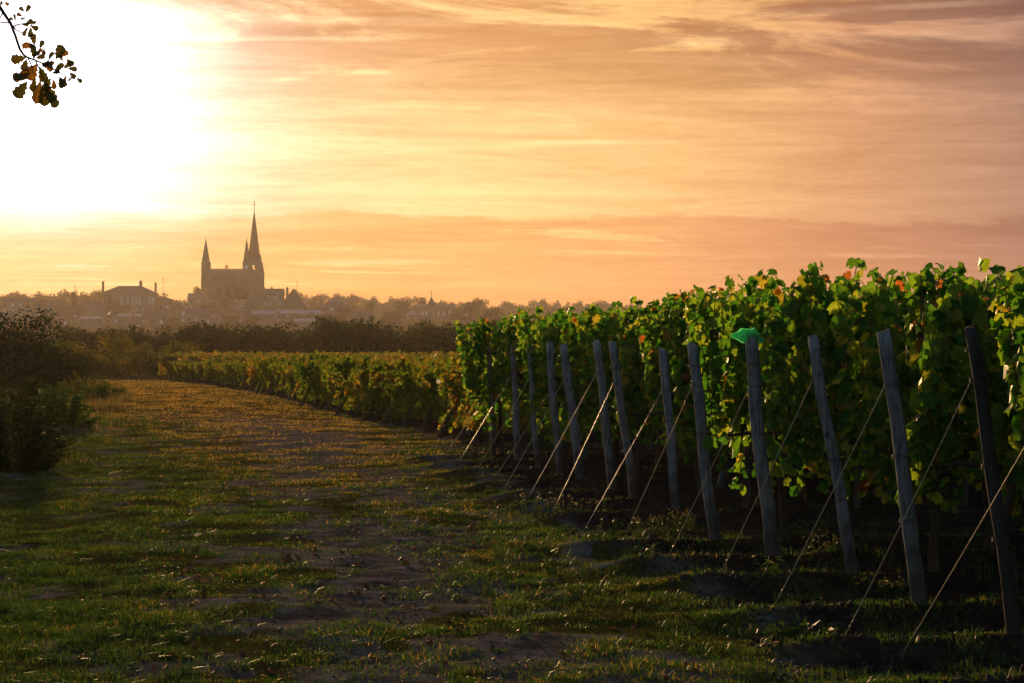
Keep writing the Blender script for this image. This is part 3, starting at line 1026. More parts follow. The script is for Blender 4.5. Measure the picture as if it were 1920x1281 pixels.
# autumn bushes at the far end of the track
AB = [(crown_mesh('crown', 740 + s, 3.0, 2.6, 0.05, 3000, 0.11, M_autumn, 12, core=0.35), tree_trunk(760 + s, 2.6, 0.06, 0.8)) for s in range(3)]
for q, (px, py, wd, lab) in enumerate([(168, 640, 1.0, 'yellow-green bush beside the dark tree at the track end'), (212, 628, 1.1, 'tall yellow-green bush where the track meets the trees'),
                                       (258, 640, 0.9, 'olive bush between the yellow bush and the rusty one'), (290, 646, 0.95, 'rust-tinted bush just before the low vineyard corner'),
                                       (335, 640, 1.0, 'dark olive bush behind the low vineyard corner'), (135, 636, 1.1, 'brownish bush half hidden behind the dark tree')]):
    d = 172 + (q % 3) * 4
    X = (px - CX) * d / F
    H = CAMH - (py - HY) * d / F - gz(X, d)
    c, t_ = AB[q % 3]
    plant_tree('autumn_bush', c, t_, (X, d, gz(X, d) - 0.05), lab, 'bush', 'bushes at the end of the track', q * 1.3, (wd * 0.9, wd * 0.9, H / 2.5))

# big dark tree at the track's far side and what continues it out of frame
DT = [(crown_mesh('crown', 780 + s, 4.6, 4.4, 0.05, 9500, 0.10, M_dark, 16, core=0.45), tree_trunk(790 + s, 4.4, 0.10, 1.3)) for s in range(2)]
for q, (px, py, d, wd, lab) in enumerate([(62, 578, 112, 0.95, 'big dark rounded tree over the track verge'), (-15, 575, 116, 1.0, 'dark tree cut by the picture edge'),
                                          (-105, 570, 118, 1.1, 'dark verge tree beyond the picture edge'), (118, 640, 120, 0.62, 'small dark tree leaning out from the big dark one')]):
    X = (px - CX) * d / F
    H = CAMH - (py - HY) * d / F
    c, t_ = DT[q % 2]
    plant_tree('verge_tree', c, t_, (X, d, gz(X, d) - 0.05), lab, 'tree', None, q * 2.1, (wd, wd, H / 4.3))


def fern_bush(name, seed, W, H, n_stems, n_leaf, size, mat, label, loc):
    """arching stems with small paired leaves"""
    g = random.Random(seed)
    mb = MB()
    P, Nn, T, S = [], [], [], []
    for k in range(n_stems):
        a = g.uniform(0, 2 * PI)
        L = g.uniform(0.55, 1.0)
        rx = W * 0.5 * math.sqrt(g.uniform(0.02, 1.0))
        pts = []
        b0 = Vector((math.cos(a) * rx * 0.80, math.sin(a) * rx * 0.80, -0.03))
        hh = H * L * (1 - 0.86 * (rx / (W * 0.5)) ** 2.4)
        for s in range(9):
            u = s / 8
            z = hh * (1.25 * u - 0.35 * u * u * u) if True else 0
            pts.append(b0 + Vector((math.cos(a) * rx * u * u * 0.5, math.sin(a) * rx * u * u * 0.5, z)) + Vector((g.uniform(-.012, .012), g.uniform(-.012, .012), 0)))
        mb.tube(pts, [0.007 - 0.0055 * s / 8 for s in range(9)], 4)
        for q in range(n_leaf):
            u = 0.01 + 0.99 * (q + g.random()) / n_leaf
            i = min(7, int(u * 8))
            p = pts[i].lerp(pts[i + 1], u * 8 - i)
            ang = g.uniform(0, 2 * PI)
            o = Vector((math.cos(ang), math.sin(ang), g.uniform(-0.6, 0.2)))
            P.append(p + o * size * 0.8)
            Nn.append(Vector((g.gauss(0, 0.5), g.gauss(0, 0.5), 0.8)))
            T.append(o)
            S.append(size * g.uniform(0.6, 1.25))
    root = empty(name, loc)
    tag(root, label, 'bush', 'leafy bushes along the verge')
    mb.build('stems', M_cane, root, True)
    lance = [(0, -0.9, 0), (0.34, -0.1, -0.05), (0, 1.1, -0.18), (-0.34, -0.1, -0.05)]
    f = link('foliage', scatter_mesh('foliage', lance, QUAD_F, basis(np.array(Nn), np.array(T), np.array(S)), np.array(P), mat), root)
    f['kind'] = 'stuff'
    return root


for q, (px, top, foot, wpx, lab, ns, nl, sz) in enumerate([
        (108, 696, 802, 135, 'lush green bush on the verge ahead of the dark tree', 110, 60, 0.050),
        (192, 700, 748, 92, 'small round green bush farther along the verge', 80, 46, 0.055),
        (18, 690, 884, 190, 'dark bramble bush at the picture edge nearest the camera', 130, 80, 0.036),
        (-30, 665, 830, 150, 'tall dark bramble behind the edge bush', 110, 70, 0.042),
        (56, 688, 772, 110, 'shaded dark bush between the bramble and the verge tree', 90, 60, 0.055),
        (150, 686, 740, 90, 'brownish shrub behind the small round bush', 70, 46, 0.05),
        (58, 716, 842, 130, 'dark bush joining the bramble to the lush green bush', 100, 60, 0.042)]):
    d = depth(foot)
    X = (px - CX) * d / F
    fern_bush('verge_bush', 830 + q, wpx * d / F, (foot - top) * d / F, ns, nl, sz, (M_bush, M_bush, M_darkbush, M_darkbush, M_darkbush, M_autumn, M_darkbush)[q], lab, (X, d, gz(X, d)))

# ------------------------------------------------------------------ overhanging branch of a roadside oak
OD = 9.0
oak = empty('oak_tree', (-4.4, 10.2, gz(-4.4, 10.2)))
tag(oak, 'oak reaching one leafy twig into the upper corner of the sky', 'tree')
def ol(px, py, dd=0.0):
    return at(px, py, OD + dd) - Vector(oak.location)
mb = MB()
mb.tube([(0, 0, -0.3), (0.05, 0.02, 0.8), (-0.03, 0.05, 1.7), (0.08, 0, 2.6), (0.02, 0.05, 3.6), (0.1, 0.1, 4.6)], [0.24, 0.19, 0.17, 0.15, 0.11, 0.05], 10)
limb_end = ol(-40, -60)
mb.tube([(0.06, 0, 2.4), (0.7, -0.3, 3.0), (1.5, -0.7, 3.25), limb_end], [0.09, 0.06, 0.035, 0.011], 8)
for a, z in ((2.0, 2.6), (3.4, 3.1), (4.6, 2.9), (1.0, 3.6), (5.4, 3.7)):
    mb.tube([(0.05, 0.02, z), (0.7 * math.cos(a), 0.7 * math.sin(a), z + 0.6), (1.3 * math.cos(a), 1.3 * math.sin(a), z + 0.9)], [0.07, 0.045, 0.015], 6)
mb.build('trunk', M_bark, oak, True)
main = [(-40, -60), (-12, -5), (4, 20), (20, 44), (29, 68), (37, 92), (44, 103), (52, 108), (66, 113), (84, 121), (104, 132), (124, 144), (142, 148)]
tw = MB()
tw.tube([ol(x, y, 0.02 * math.sin(k)) for k, (x, y) in enumerate(main)], [0.010, 0.0075, 0.007, 0.006, 0.0055, 0.005, 0.0045, 0.004, 0.0035, 0.003, 0.0025, 0.002, 0.0015], 6)
for path in ([(20, 44), (30, 56), (40, 62), (50, 56), (60, 46), (72, 42), (79, 36)], [(20, 44), (10, 42), (0, 43)], [(24, 50), (34, 46), (48, 44)], [(52, 108), (60, 125), (64, 142)], [(84, 121), (92, 112), (97, 104)],
             [(66, 113), (74, 130), (82, 150)], [(6, 22), (2, 30), (-4, 40)]):
    tw.tube([ol(x, y, 0.015 * k) for k, (x, y) in enumerate(path)], [0.003, 0.0026, 0.0022, 0.002, 0.0018, 0.0015, 0.001][:len(path)], 5)
tw.build('twig', M_bark, oak, True)
half = [(0, 0.0), (0.05, 0.10), (0.13, 0.26), (0.23, 0.36), (0.17, 0.46), (0.31, 0.60), (0.25, 0.72), (0.32, 0.84), (0.18, 0.98), (0.0, 1.05)]
OAK_ME = []
for s in range(3):
    V = [(0, y, 0) for _, y in half] + [(x * (1.0, 1.25, 0.8)[s], y, -0.10 * abs(x) * 3 - 0.12 * y * y * (s + 1)) for x, y in half] + [(-x * (1.0, 1.1, 0.9)[s], y, -0.08 * abs(x) * 3 - 0.12 * y * y * (s + 1)) for x, y in half]
    n = len(half)
    Fs = []
    for k in range(n - 1):
        Fs += [(k, n + k, n + k + 1, k + 1), (k, k + 1, 2 * n + k + 1, 2 * n + k)]
    OAK_ME.append(MB().add(V, Fs).mesh('oak_leaf', M_oak))
# base px, angle in the picture (0 = to the right, 90 = up), length px
OAKL = [(48, 24, 60, 12), (46, 22, 140, 9), (30, 40, 100, 10), (26, 38, 150, 8), (42, 30, 170, 9), (50, 33, 200, 8), (40, 46, 0, 10), (47, 46, 20, 12), (52, 50, 240, 14), (58, 50, 270, 16), (57, 48, 330, 12), (60, 46, 40, 8),
        (65, 86, 100, 17), (65, 88, 170, 18), (66, 90, 130, 12), (74, 92, 60, 13), (76, 96, 330, 8), (82, 104, 85, 8), (50, 108, 190, 25), (50, 110, 255, 18), (62, 108, 60, 16), (66, 110, 20, 14), (70, 104, 100, 14), (64, 113, 100, 20),
        (91, 112, 80, 15), (104, 112, 70, 22), (106, 110, 40, 18), (118, 116, 120, 10), (124, 110, 310, 14), (100, 116, 200, 16), (110, 118, 250, 16), (70, 118, 240, 26), (64, 122, 200, 22), (74, 124, 290, 24), (80, 120, 340, 16),
        (60, 138, 200, 26), (56, 148, 185, 24), (52, 152, 235, 28), (66, 146, 260, 22), (76, 150, 250, 34), (84, 152, 290, 30), (88, 168, 300, 28), (78, 160, 265, 30), (96, 146, 230, 22), (100, 148, 280, 16), (112, 142, 270, 18),
        (112, 144, 300, 16), (118, 130, 40, 16), (126, 128, 350, 14), (130, 136, 320, 12), (124, 142, 250, 12), (136, 146, 200, 8), (143, 146, 330, 10), (100, 128, 130, 16), (108, 134, 60, 14), (92, 130, 80, 14), (96, 138, 20, 12), (2, 2, 200, 10), (8, 3, 330, 8), (4, 0, 260, 8)]
for q, (px, py, an, ln) in enumerate(OAKL):
    g = random.Random(q)
    p = ol(px, py, g.uniform(-0.05, 0.05))
    a = math.radians(an)
    s = ln * OD / F * 1.3
    tip = np.array([[math.cos(a), g.uniform(-0.35, 0.35), math.sin(a)]])
    nn = np.array([[g.uniform(-0.5, 0.5), -1.0, g.uniform(-0.5, 0.6)]])
    M = basis(nn, tip, np.array([s]))[0]
    lf = link('leaf', OAK_ME[q % 3], oak)
    lf.matrix_local = Matrix([[*M[0], p.x], [*M[1], p.y], [*M[2], p.z], [0, 0, 0, 1]])
cm = crown_mesh('crown', 991, 3.0, 2.6, 2.7, 2600, 0.055, M_oakj, 9)
link('crown', cm, oak, (-0.4, 0.2, 0))

# ------------------------------------------------------------------ the village on the hill
VD = 1190.0
S = VD / F


def roof_gable(mb, x0, x1, y0, y1, z0, z1, along='x', over=0.35):
    x0, x1, y0, y1 = x0 - over, x1 + over, y0 - over, y1 + over
    if along == 'x':
        ym = (y0 + y1) / 2
        mb.add([(x0, y0, z0), (x1, y0, z0), (x1, y1, z0), (x0, y1, z0), (x0, ym, z1), (x1, ym, z1)], [(0, 1, 5, 4), (2, 3, 4, 5), (0, 4, 3), (1, 2, 5), (0, 3, 2, 1)])
    else:
        xm = (x0 + x1) / 2
        mb.add([(x0, y0, z0), (x1, y0, z0), (x1, y1, z0), (x0, y1, z0), (xm, y0, z1), (xm, y1, z1)], [(1, 2, 5, 4), (3, 0, 4, 5), (0, 1, 4), (2, 3, 5), (0, 3, 2, 1)])
    return mb


def roof_hip(mb, x0, x1, y0, y1, z0, z1, inset, over=0.4):
    x0, x1, y0, y1 = x0 - over, x1 + over, y0 - over, y1 + over
    ym = (y0 + y1) / 2
    mb.add([(x0, y0, z0), (x1, y0, z0), (x1, y1, z0), (x0, y1, z0), (x0 + inset, ym, z1), (x1 - inset, ym, z1)], [(0, 1, 5, 4), (2, 3, 4, 5), (0, 4, 3), (1, 2, 5), (0, 3, 2, 1)])
    return mb


def house(px0, px1, ridge, eave, foot, d, label, along='x', roof='slate', chim=(), wins=0, dp=None, hip=0, group='houses of the village', name='village_house', rz=0.0):
    s = d / F
    w_, hw = (px1 - px0) * s, (foot - eave) * s
    hr = (foot - ridge) * s
    X = ((px0 + px1) / 2 - CX) * s
    z = CAMH - (foot - HY) * s
    dp = dp or w_ * 0.8
    root = empty(name, (X, d, z), rz)
    tag(root, label, 'house', group)
    MB().box(-w_ / 2, w_ / 2, 0, dp, -9, hw).build('wall', M_wall, root)
    rm = MB()
    m = {'slate': M_slate, 'tile': M_tile, 'metal': M_metalroof}[roof]
    if hip:
        roof_hip(rm, -w_ / 2, w_ / 2, 0, dp, hw - 0.02, hr, hip)
    else:
        roof_gable(rm, -w_ / 2, w_ / 2, 0, dp, hw - 0.02, hr, along)
    rf = rm.build('roof', m, root)
    for cxp, ctop, cw in chim:
        cx_ = (cxp - (px0 + px1) / 2) * s
        c = MB().box(cx_ - cw / 2, cx_ + cw / 2, dp * 0.5 - 0.6, dp * 0.5 + 0.6, hw, (foot - ctop) * s)
        c.box(cx_ - cw / 2 - 0.12, cx_ + cw / 2 + 0.12, dp * 0.5 - 0.72, dp * 0.5 + 0.72, (foot - ctop) * s + 0.003, (foot - ctop) * s + 0.25)
        c.box(cx_ - cw / 4, cx_ + cw / 4, dp * 0.5 - 0.2, dp * 0.5 + 0.2, (foot - ctop) * s + 0.253, (foot - ctop) * s + 0.8)
        c.build('chimney', M_stone, rf)
    for k in range(wins):
        for lv in range(2 if hw > 5 else 1):
            wx = -w_ / 2 + w_ * (k + 0.5) / wins
            zt = hw - 0.7 - lv * 2.8
            wn = MB().box(wx - 0.55, wx + 0.55, -0.06, 0.05, zt - 1.5, zt).build('window', M_window if (k + lv) % 3 else M_dim, root)
            MB().box(wx - 0.7, wx + 0.7, -0.16, 0.04, zt - 1.66, zt - 1.504).build('sill', M_stone, wn)
    return root


# --- the collegiate church: local metres from photo pixels
cb = 592
church = empty('church', ((433 - CX) * S, VD, CAMH - (cb - HY) * S))
tag(church, 'stone church with one tall spire and two lesser ones above the village', 'church')
lx = lambda p: (p - 433) * S
lz = lambda p: (cb - p) * S


def pbox(px0, px1, pt, pb, y0, y1, mb=None):
    return (mb or MB()).box(lx(px0), lx(px1), y0, y1, lz(pb), lz(pt))


nave = pbox(385, 462, 508, 630, 2.0, 15.0)
nave.box(lx(384), lx(463), 1.6, 15.4, lz(530.0), lz(528.4))          # string course
nave.box(lx(384.2), lx(462.5), 1.75, 15.2, lz(509.5), lz(507.6))     # eaves cornice
nave.build('nave_wall', M_stone, church)
for k, px in enumerate((400, 418, 436)):
    pbox(px - 1.6, px + 1.6, 515, 630, 0.6, 2.1).build('buttress', M_stone, church)
for px in (409, 427, 445):
    wn = MB()
    wn.box(lx(px) - 1.0, lx(px) + 1.0, 1.93, 2.1, lz(560), lz(540))
    wn.cone(lx(px), 2.0, lz(540), lz(534), 1.0, 0.05, 8)
    wn.build('window', M_dim, church)
rf = roof_gable(MB(), lx(386), lx(470), 2.0, 15.0, lz(507.5), lz(502.8), 'x', 0.3).build('roof', M_slate, church)
# bell-cote on the ridge
bc = MB()
for px in (418.6, 423.8):
    bc.box(lx(px) - 0.12, lx(px) + 0.12, 8.3, 8.7, lz(504), lz(496.5))
bc.box(lx(418.2), lx(424.2), 8.25, 8.75, lz(496.4), lz(495.6))
bc.tube([(lx(421.2), 8.5, lz(495.5)), (lx(421.2), 8.5, lz(489))], 0.07, 5)
bc.tube([(lx(419.6), 8.5, lz(491)), (lx(422.8), 8.5, lz(491))], 0.06, 5)
bcx = bc.build('bell_cote', M_stone, rf)
MB().cone(lx(421.2), 8.5, lz(501.5), lz(497.2), 0.55, 0.22, 10).build('bell', M_dim, church)
# lesser tower with spire
t1 = pbox(375.4, 391.4, 492, 520, 4.0, 8.2)
pbox(375.0, 392.0, 520, 560, 3.7, 8.5, t1)
pbox(374.0, 393.0, 560, 630, 3.2, 9.0, t1)
t1.box(lx(374.9), lx(391.9), 3.85, 8.35, lz(493.0), lz(491.6))
t1.build('tower', M_stone, church)
sp1 = MB().cone(lx(383.0), 6.1, lz(491.6), lz(446), 2.15, 0.06, 8, PI / 8)
sp1.tube([(lx(383), 6.1, lz(446.5)), (lx(383), 6.1, lz(442))], 0.08, 5)
sp1.build('spire', M_stone, church)
# great tower: stages, belfry with open tracery, octagonal spire
t2 = pbox(453, 491, 512, 560, 2.6, 12.4)
pbox(452.6, 492.4, 538, 630, 2.0, 13.0, t2)
pbox(452.8, 491.2, 510.8, 512.1, 2.4, 12.6, t2)
# belfry: piers either side of a see-through opening (px 468-478)
pbox(453.4, 468.0, 495, 510.9, 3.0, 12.0, t2)
pbox(478.2, 488.4, 495, 510.9, 3.0, 12.0, t2)
pbox(467.9, 478.3, 505.5, 510.9, 3.0, 12.0, t2)
pbox(467.9, 478.3, 492.6, 496.2, 3.0, 12.0, t2)
pbox(453.2, 488.0, 491.6, 495.1, 2.9, 12.1, t2)
t2.add([(lx(488.3), 3.2, lz(510.8)), (lx(491.2), 3.2, lz(511.5)), (lx(488.3), 3.2, lz(495)), (lx(488.3), 11.8, lz(510.8)), (lx(491.2), 11.8, lz(511.5)), (lx(488.3), 11.8, lz(495))],
       [(0, 1, 2), (5, 4, 3), (1, 4, 5, 2), (0, 2, 5, 3), (0, 3, 4, 1)])
t2o = t2.build('great_tower', M_stone, church)
tr = MB()
for y0 in (3.2,):
    tr.box(lx(468.0), lx(478.2), y0, y0 + 0.5, lz(501.6), lz(500.6))
    tr.box(lx(472.6), lx(473.8), y0, y0 + 0.5, lz(505.5), lz(501.6))
    for a, b in ((468.0, 470.6), (475.8, 478.2)):
        tr.box(lx(a), lx(b), y0, y0 + 0.5, lz(500.5), lz(496.2))
    tr.box(lx(468.0), lx(469.4), y0, y0 + 0.5, lz(505.5), lz(501.65))
    tr.box(lx(476.9), lx(478.2), y0, y0 + 0.5, lz(505.5), lz(501.65))
tr.build('tracery', M_stone, t2o)
MB().tube([(lx(461), 2.95, lz(500.6)), (lx(461), 2.78, lz(500.6))], 0.85, 16).build('clock_face', M_clock, t2o)
sp2 = MB().cone(lx(473.6), 7.5, lz(491.6), lz(393), 3.45, 0.10, 8, PI / 8)
for z_ in (470, 445, 420):
    rr_ = 3.45 * (z_ - 393) / 98.6 + 0.12
    sp2.cone(lx(473.6), 7.5, lz(z_ + 0.8), lz(z_), rr_ + 0.04, rr_, 8, PI / 8)
sp2o = sp2.build('great_spire', M_stone, church)
cr = MB().tube([(lx(473.6), 7.5, lz(394)), (lx(473.6), 7.5, lz(375.5))], [0.18, 0.10], 6)
cr.tube([(lx(470.6), 7.5, lz(382.2)), (lx(476.6), 7.5, lz(382.2))], 0.11, 6)
cr.cone(lx(473.6), 7.5, lz(377), lz(374.6), 0.32, 0.05, 6)
cr.build('cross', M_dim, sp2o)
for px, y_, tp in ((460.3, 4.6, 444.5), (459.4, 10.4, 452), (484.2, 4.5, 474), (484.2, 10.6, 474)):
    MB().cone(lx(px), y_, lz(491.6), lz(tp), 1.75 if px < 470 else 0.9, 0.05, 8, PI / 8).build('pinnacle', M_stone, church)
# apse and side chapel, low
ap = pbox(394, 452, 562, 630, -3.4, 2.0)
ap.build('aisle_wall', M_stone, church)
roof_gable(MB(), lx(394), lx(452), -3.4, 4.0, lz(562.2), lz(552), 'x', 0.3).build('aisle_roof', M_slate, church)

# --- mansion with hipped roof
house(191, 289, 535.5, 549, 606, 1150, 'long mansion with hipped slate roof and pale tall shutters', 'x', 'slate', ((189, 529, 1.0), (260, 528, 1.3), (288, 531.5, 0.9)), 0, 13, 7.5, None, 'mansion')
mans = bpy.data.objects['mansion']
s_ = 1150 / F
for px in (228, 239.5, 248.5, 255.5, 262, 280, 286.5):
    x_ = (px - 240) * s_
    wn = MB().box(x_ - 0.55, x_ + 0.55, -0.07, 0.05, (606 - 572) * s_, (606 - 557.5) * s_).build('window', M_window, mans)
    MB().box(x_ - 0.75, x_ + 0.75, -0.2, 0.04, (606 - 573) * s_, (606 - 572.05) * s_).build('sill', M_stone, wn)
for px in (248.5, 256, 268):
    x_ = (px - 240) * s_
    MB().box(x_ - 0.5, x_ + 0.5, -0.07, 0.05, (606 - 585) * s_, (606 - 577) * s_).build('window', M_window, mans)
MB().box(-8.6, 13.0, -0.12, 0.03, (606 - 575.6) * s_, (606 - 574.6) * s_).build('string_course', M_stone, mans)

house(492, 530, 541, 553, 600, 1165, 'slate house tight against the church tower', 'x', 'slate', ((508, 540, 0.9),), 4, 9)
house(524, 576, 541.5, 577, 604, 1120, 'house with a steep gable end and ridge chimney', 'y', 'slate', ((536, 540.5, 1.1),), 3, 14)
house(352, 380, 549.5, 560, 600, 1160, 'house beside the lesser church tower', 'x', 'slate', (), 2, 8)
house(606, 651, 559, 574, 606, 1100, 'broad house with hipped roof near a thin stack', 'x', 'slate', ((650.5, 557, 0.5), (600, 559, 0.7)), 4, 10, 4.5)
house(318, 352, 566, 582, 610, 1040, 'gabled house below the gap in the skyline', 'y', 'slate', ((329, 565, 0.7),), 2, 10)
house(296, 320, 560, 570, 606, 1090, 'small house at the low point of the skyline', 'x', 'tile', (), 2, 7)
house(428, 452, 562, 576, 606, 1070, 'small dark-roofed house in front of the nave', 'y', 'slate', (), 2, 9)
house(452, 478, 561, 580, 608, 1050, 'house with a bright skewed roof below the great tower', 'y', 'slate', (), 2, 9, rz=0.5)
house(474, 516, 582, 589, 612, 1000, 'low shed with a pale metal roof below the church', 'x', 'metal', (), 0, 6)
house(520, 598, 581, 588, 612, 1030, 'long low building with a pale blue sheet roof', 'x', 'metal', (), 6, 8)
house(400, 430, 577, 590, 612, 980, 'cottage with tiled roof under the nave wall', 'x', 'tile', ((404, 575, 0.7),), 3, 7)
house(348, 398, 578, 592, 612, 990, 'wide cottage left of the tiled one, under the lesser tower', 'x', 'slate', (), 4, 8, rz=0.1)
house(275, 330, 581, 588, 616, 960, 'pale walled farm building below the mansion', 'x', 'tile', (), 0, 8)
house(220, 262, 588, 594, 616, 960, 'low barn with a pale roof below the mansion', 'x', 'metal', (), 0, 7)
house(150, 186, 593, 598, 616, 950, 'low pale-roofed shed beside the verge trees', 'x', 'metal', (), 0, 7)
house(100, 150, 574, 588, 616, 1010, 'brown cottage at the village edge', 'x', 'tile', ((120, 572, 0.8),), 3, 8)
house(2, 60, 558, 566, 600, 1080, 'long roofed house at the picture edge below the wood', 'x', 'slate', ((40, 556, 0.8),), 4, 9)
house(64, 118, 562, 574, 604, 1080, 'brown house under the skyline wood', 'x', 'tile', ((70, 559, 0.7),), 3, 8)
house(552, 592, 597, 603, 618, 880, 'small white-roofed glasshouse behind the tree belt', 'x', 'metal', (), 0, 6)
house(660, 700, 583, 586, 612, 1000, 'flat pale wall of a barn among the hill trees', 'x', 'tile', (), 0, 8)
house(762, 782, 581, 590, 612, 1120, 'little white house with pale gable beside the manor', 'y', 'metal', (), 1, 8)
house(150, 190, 566, 578, 610, 1060, 'dim house between the mansion and the brown cottages', 'x', 'slate', (), 2, 8)
house(588, 612, 572, 582, 610, 1060, 'narrow house between the sheet-roofed building and the hipped one', 'y', 'tile', ((600, 570, 0.7),), 2, 8)

g = random.Random(31)
for q in range(30):
    px = 95 + q * 19.5 + g.uniform(-6, 6)
    d = g.choice((955, 1005, 1045, 1085, 1130))
    foot = float(np.interp(d, [950, 1130], [617, 606])) + g.uniform(-2, 2)
    wpx = g.uniform(15, 30)
    hh = g.uniform(12, 19)
    ev = foot - hh
    rg = ev - g.uniform(7, 14)
    rm_ = g.choice(('slate', 'slate', 'tile'))
    if rg < 560 and 380 < px < 470:
        rg, ev = rg + 8, ev + 8
    house(px - wpx / 2, px + wpx / 2, rg, ev, foot, d, 'small hazy %s-roofed house, %s in the village cluster from the dark verge trees' % (rm_, nth(q + 1)), g.choice('xyy'), rm_, ((px + g.uniform(-6, 6), rg - 2.5, 0.8),), g.choice((1, 2, 3)),
          None, 0, 'small houses clustered below the church', 'cottage', g.uniform(-0.7, 0.7))

# --- manor with turret, farther right
ms_ = 1180 / F
manor = empty('manor', ((815 - CX) * ms_, 1180, CAMH - (612 - HY) * ms_))
tag(manor, 'pale manor with a pointed turret and slim finial among hill trees', 'house')
mx = lambda p: (p - 815) * ms_
mz = lambda p: (612 - p) * ms_
MB().box(mx(782), mx(852), 0, 10, -8, mz(575)).build('wall', M_wall, manor)
roof_gable(MB(), mx(782), mx(852), 0, 10, mz(575.1), mz(569.5), 'x', 0.3).build('roof', M_slate, manor)
MB().cone(mx(809), -0.6, -8, mz(572), 2.0, 2.0, 10).build('turret', M_wall, manor)
tsp = MB().cone(mx(809), -0.6, mz(572), mz(556.5), 2.2, 0.08, 10)
tsp.tube([(mx(809), -0.6, mz(557)), (mx(809), -0.6, mz(542))], [0.09, 0.05], 5)
tsp.cone(mx(809), -0.6, mz(551), mz(549), 0.3, 0.3, 6)
tsp.build('turret_roof', M_slate, manor)
for px in (816, 847.5):
    MB().box(mx(px) - 0.35, mx(px) + 0.35, 4.2, 5.6, mz(575), mz(565.5)).build('chimney', M_stone, manor)
for px in (792, 799, 822, 833, 843):
    MB().box(mx(px) - 0.6, mx(px) + 0.6, -0.08, 0.05, mz(592), mz(584)).build('window', M_window, manor)

# --- masts
for k, (px, top, foot, lab) in enumerate([(306, 520, 570, 'thin aerial mast beside the mansion'), (557, 526, 575, 'thin aerial mast by the skyline wood'), (141, 534, 570, 'short aerial mast over the brown cottages')]):
    mr = empty('aerial_mast', at(px, foot, 1200)); tag(mr, lab, 'mast')
    h = (foot - top) * 1200 / F
    MB().tube([(0, 0, -4), (0, 0, h)], 0.09, 5).build('pole', M_dim, mr)
    c = MB()
    for z_ in (h - 0.4, h - 1.2, h - 2.4):
        c.tube([(-0.9, 0, z_), (0.9, 0, z_)], 0.05, 4)
    c.build('aerial', M_dim, mr)

# --- trees of the hill and of the ridge
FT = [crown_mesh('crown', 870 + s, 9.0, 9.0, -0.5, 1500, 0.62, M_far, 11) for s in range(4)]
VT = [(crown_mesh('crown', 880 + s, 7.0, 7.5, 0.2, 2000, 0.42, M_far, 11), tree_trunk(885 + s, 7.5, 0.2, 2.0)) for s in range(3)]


def skyline(px0, px1, f, step, dmin, dmax, lab, group, seed):
    g = random.Random(seed)
    px = px0
    while px < px1:
        d = g.uniform(dmin, dmax)
        py = f(px) + g.uniform(-3, 6)
        X = (px - CX) * d / F
        z = gz(X, d)
        top = CAMH - (py - HY) * d / F
        H = max(5.0, top - z)
        o = link('hill_tree', FT[g.randrange(4)], None, (X, d, top - min(H, 11.0)))
        wv = g.uniform(0.8, 1.25)
        o.scale = (wv, wv, min(H, 11.0) / 8.4)
        o.rotation_euler = (0, 0, g.uniform(0, 6.28))
        tag(o, lab, 'tree', group)
        px += step * g.uniform(0.7, 1.3)


ridge_r = lambda p: np.interp(p, [540, 565, 590, 625, 660, 700, 735, 760, 800, 900, 960, 1010, 1080, 1150, 1210, 1300], [550, 544, 551, 549, 551, 557, 553, 558, 566, 563, 567, 562, 564, 568, 571, 574])
ridge_l = lambda p: np.interp(p, [-40, 10, 30, 60, 75, 90, 125, 150, 180, 300, 320, 345, 375], [548, 548, 543, 546, 553, 550, 541, 542, 545, 550, 558, 560, 556])
skyline(540, 1300, ridge_r, 13, 1500, 1650, 'dark tree on the wooded ridge along the skyline', 'trees on the skyline ridge', 1)
skyline(546, 1300, lambda p: ridge_r(p) + 10, 20, 1380, 1450, 'dark tree on the wooded ridge along the skyline', 'trees on the skyline ridge', 2)
skyline(-60, 190, ridge_l, 13, 1400, 1500, 'dark tree of the wood behind the mansion end of the village', 'trees behind the mansion', 3)
skyline(284, 352, lambda p: np.interp(p, [284, 300, 320, 352], [546, 552, 562, 562]), 9, 1250, 1300, 'tree filling the skyline gap beside the mansion', 'trees in the skyline gap', 4)
skyline(-60, 200, lambda p: 566, 18, 1200, 1260, 'tree on the slope under the skyline wood', 'trees on the village slope', 5)
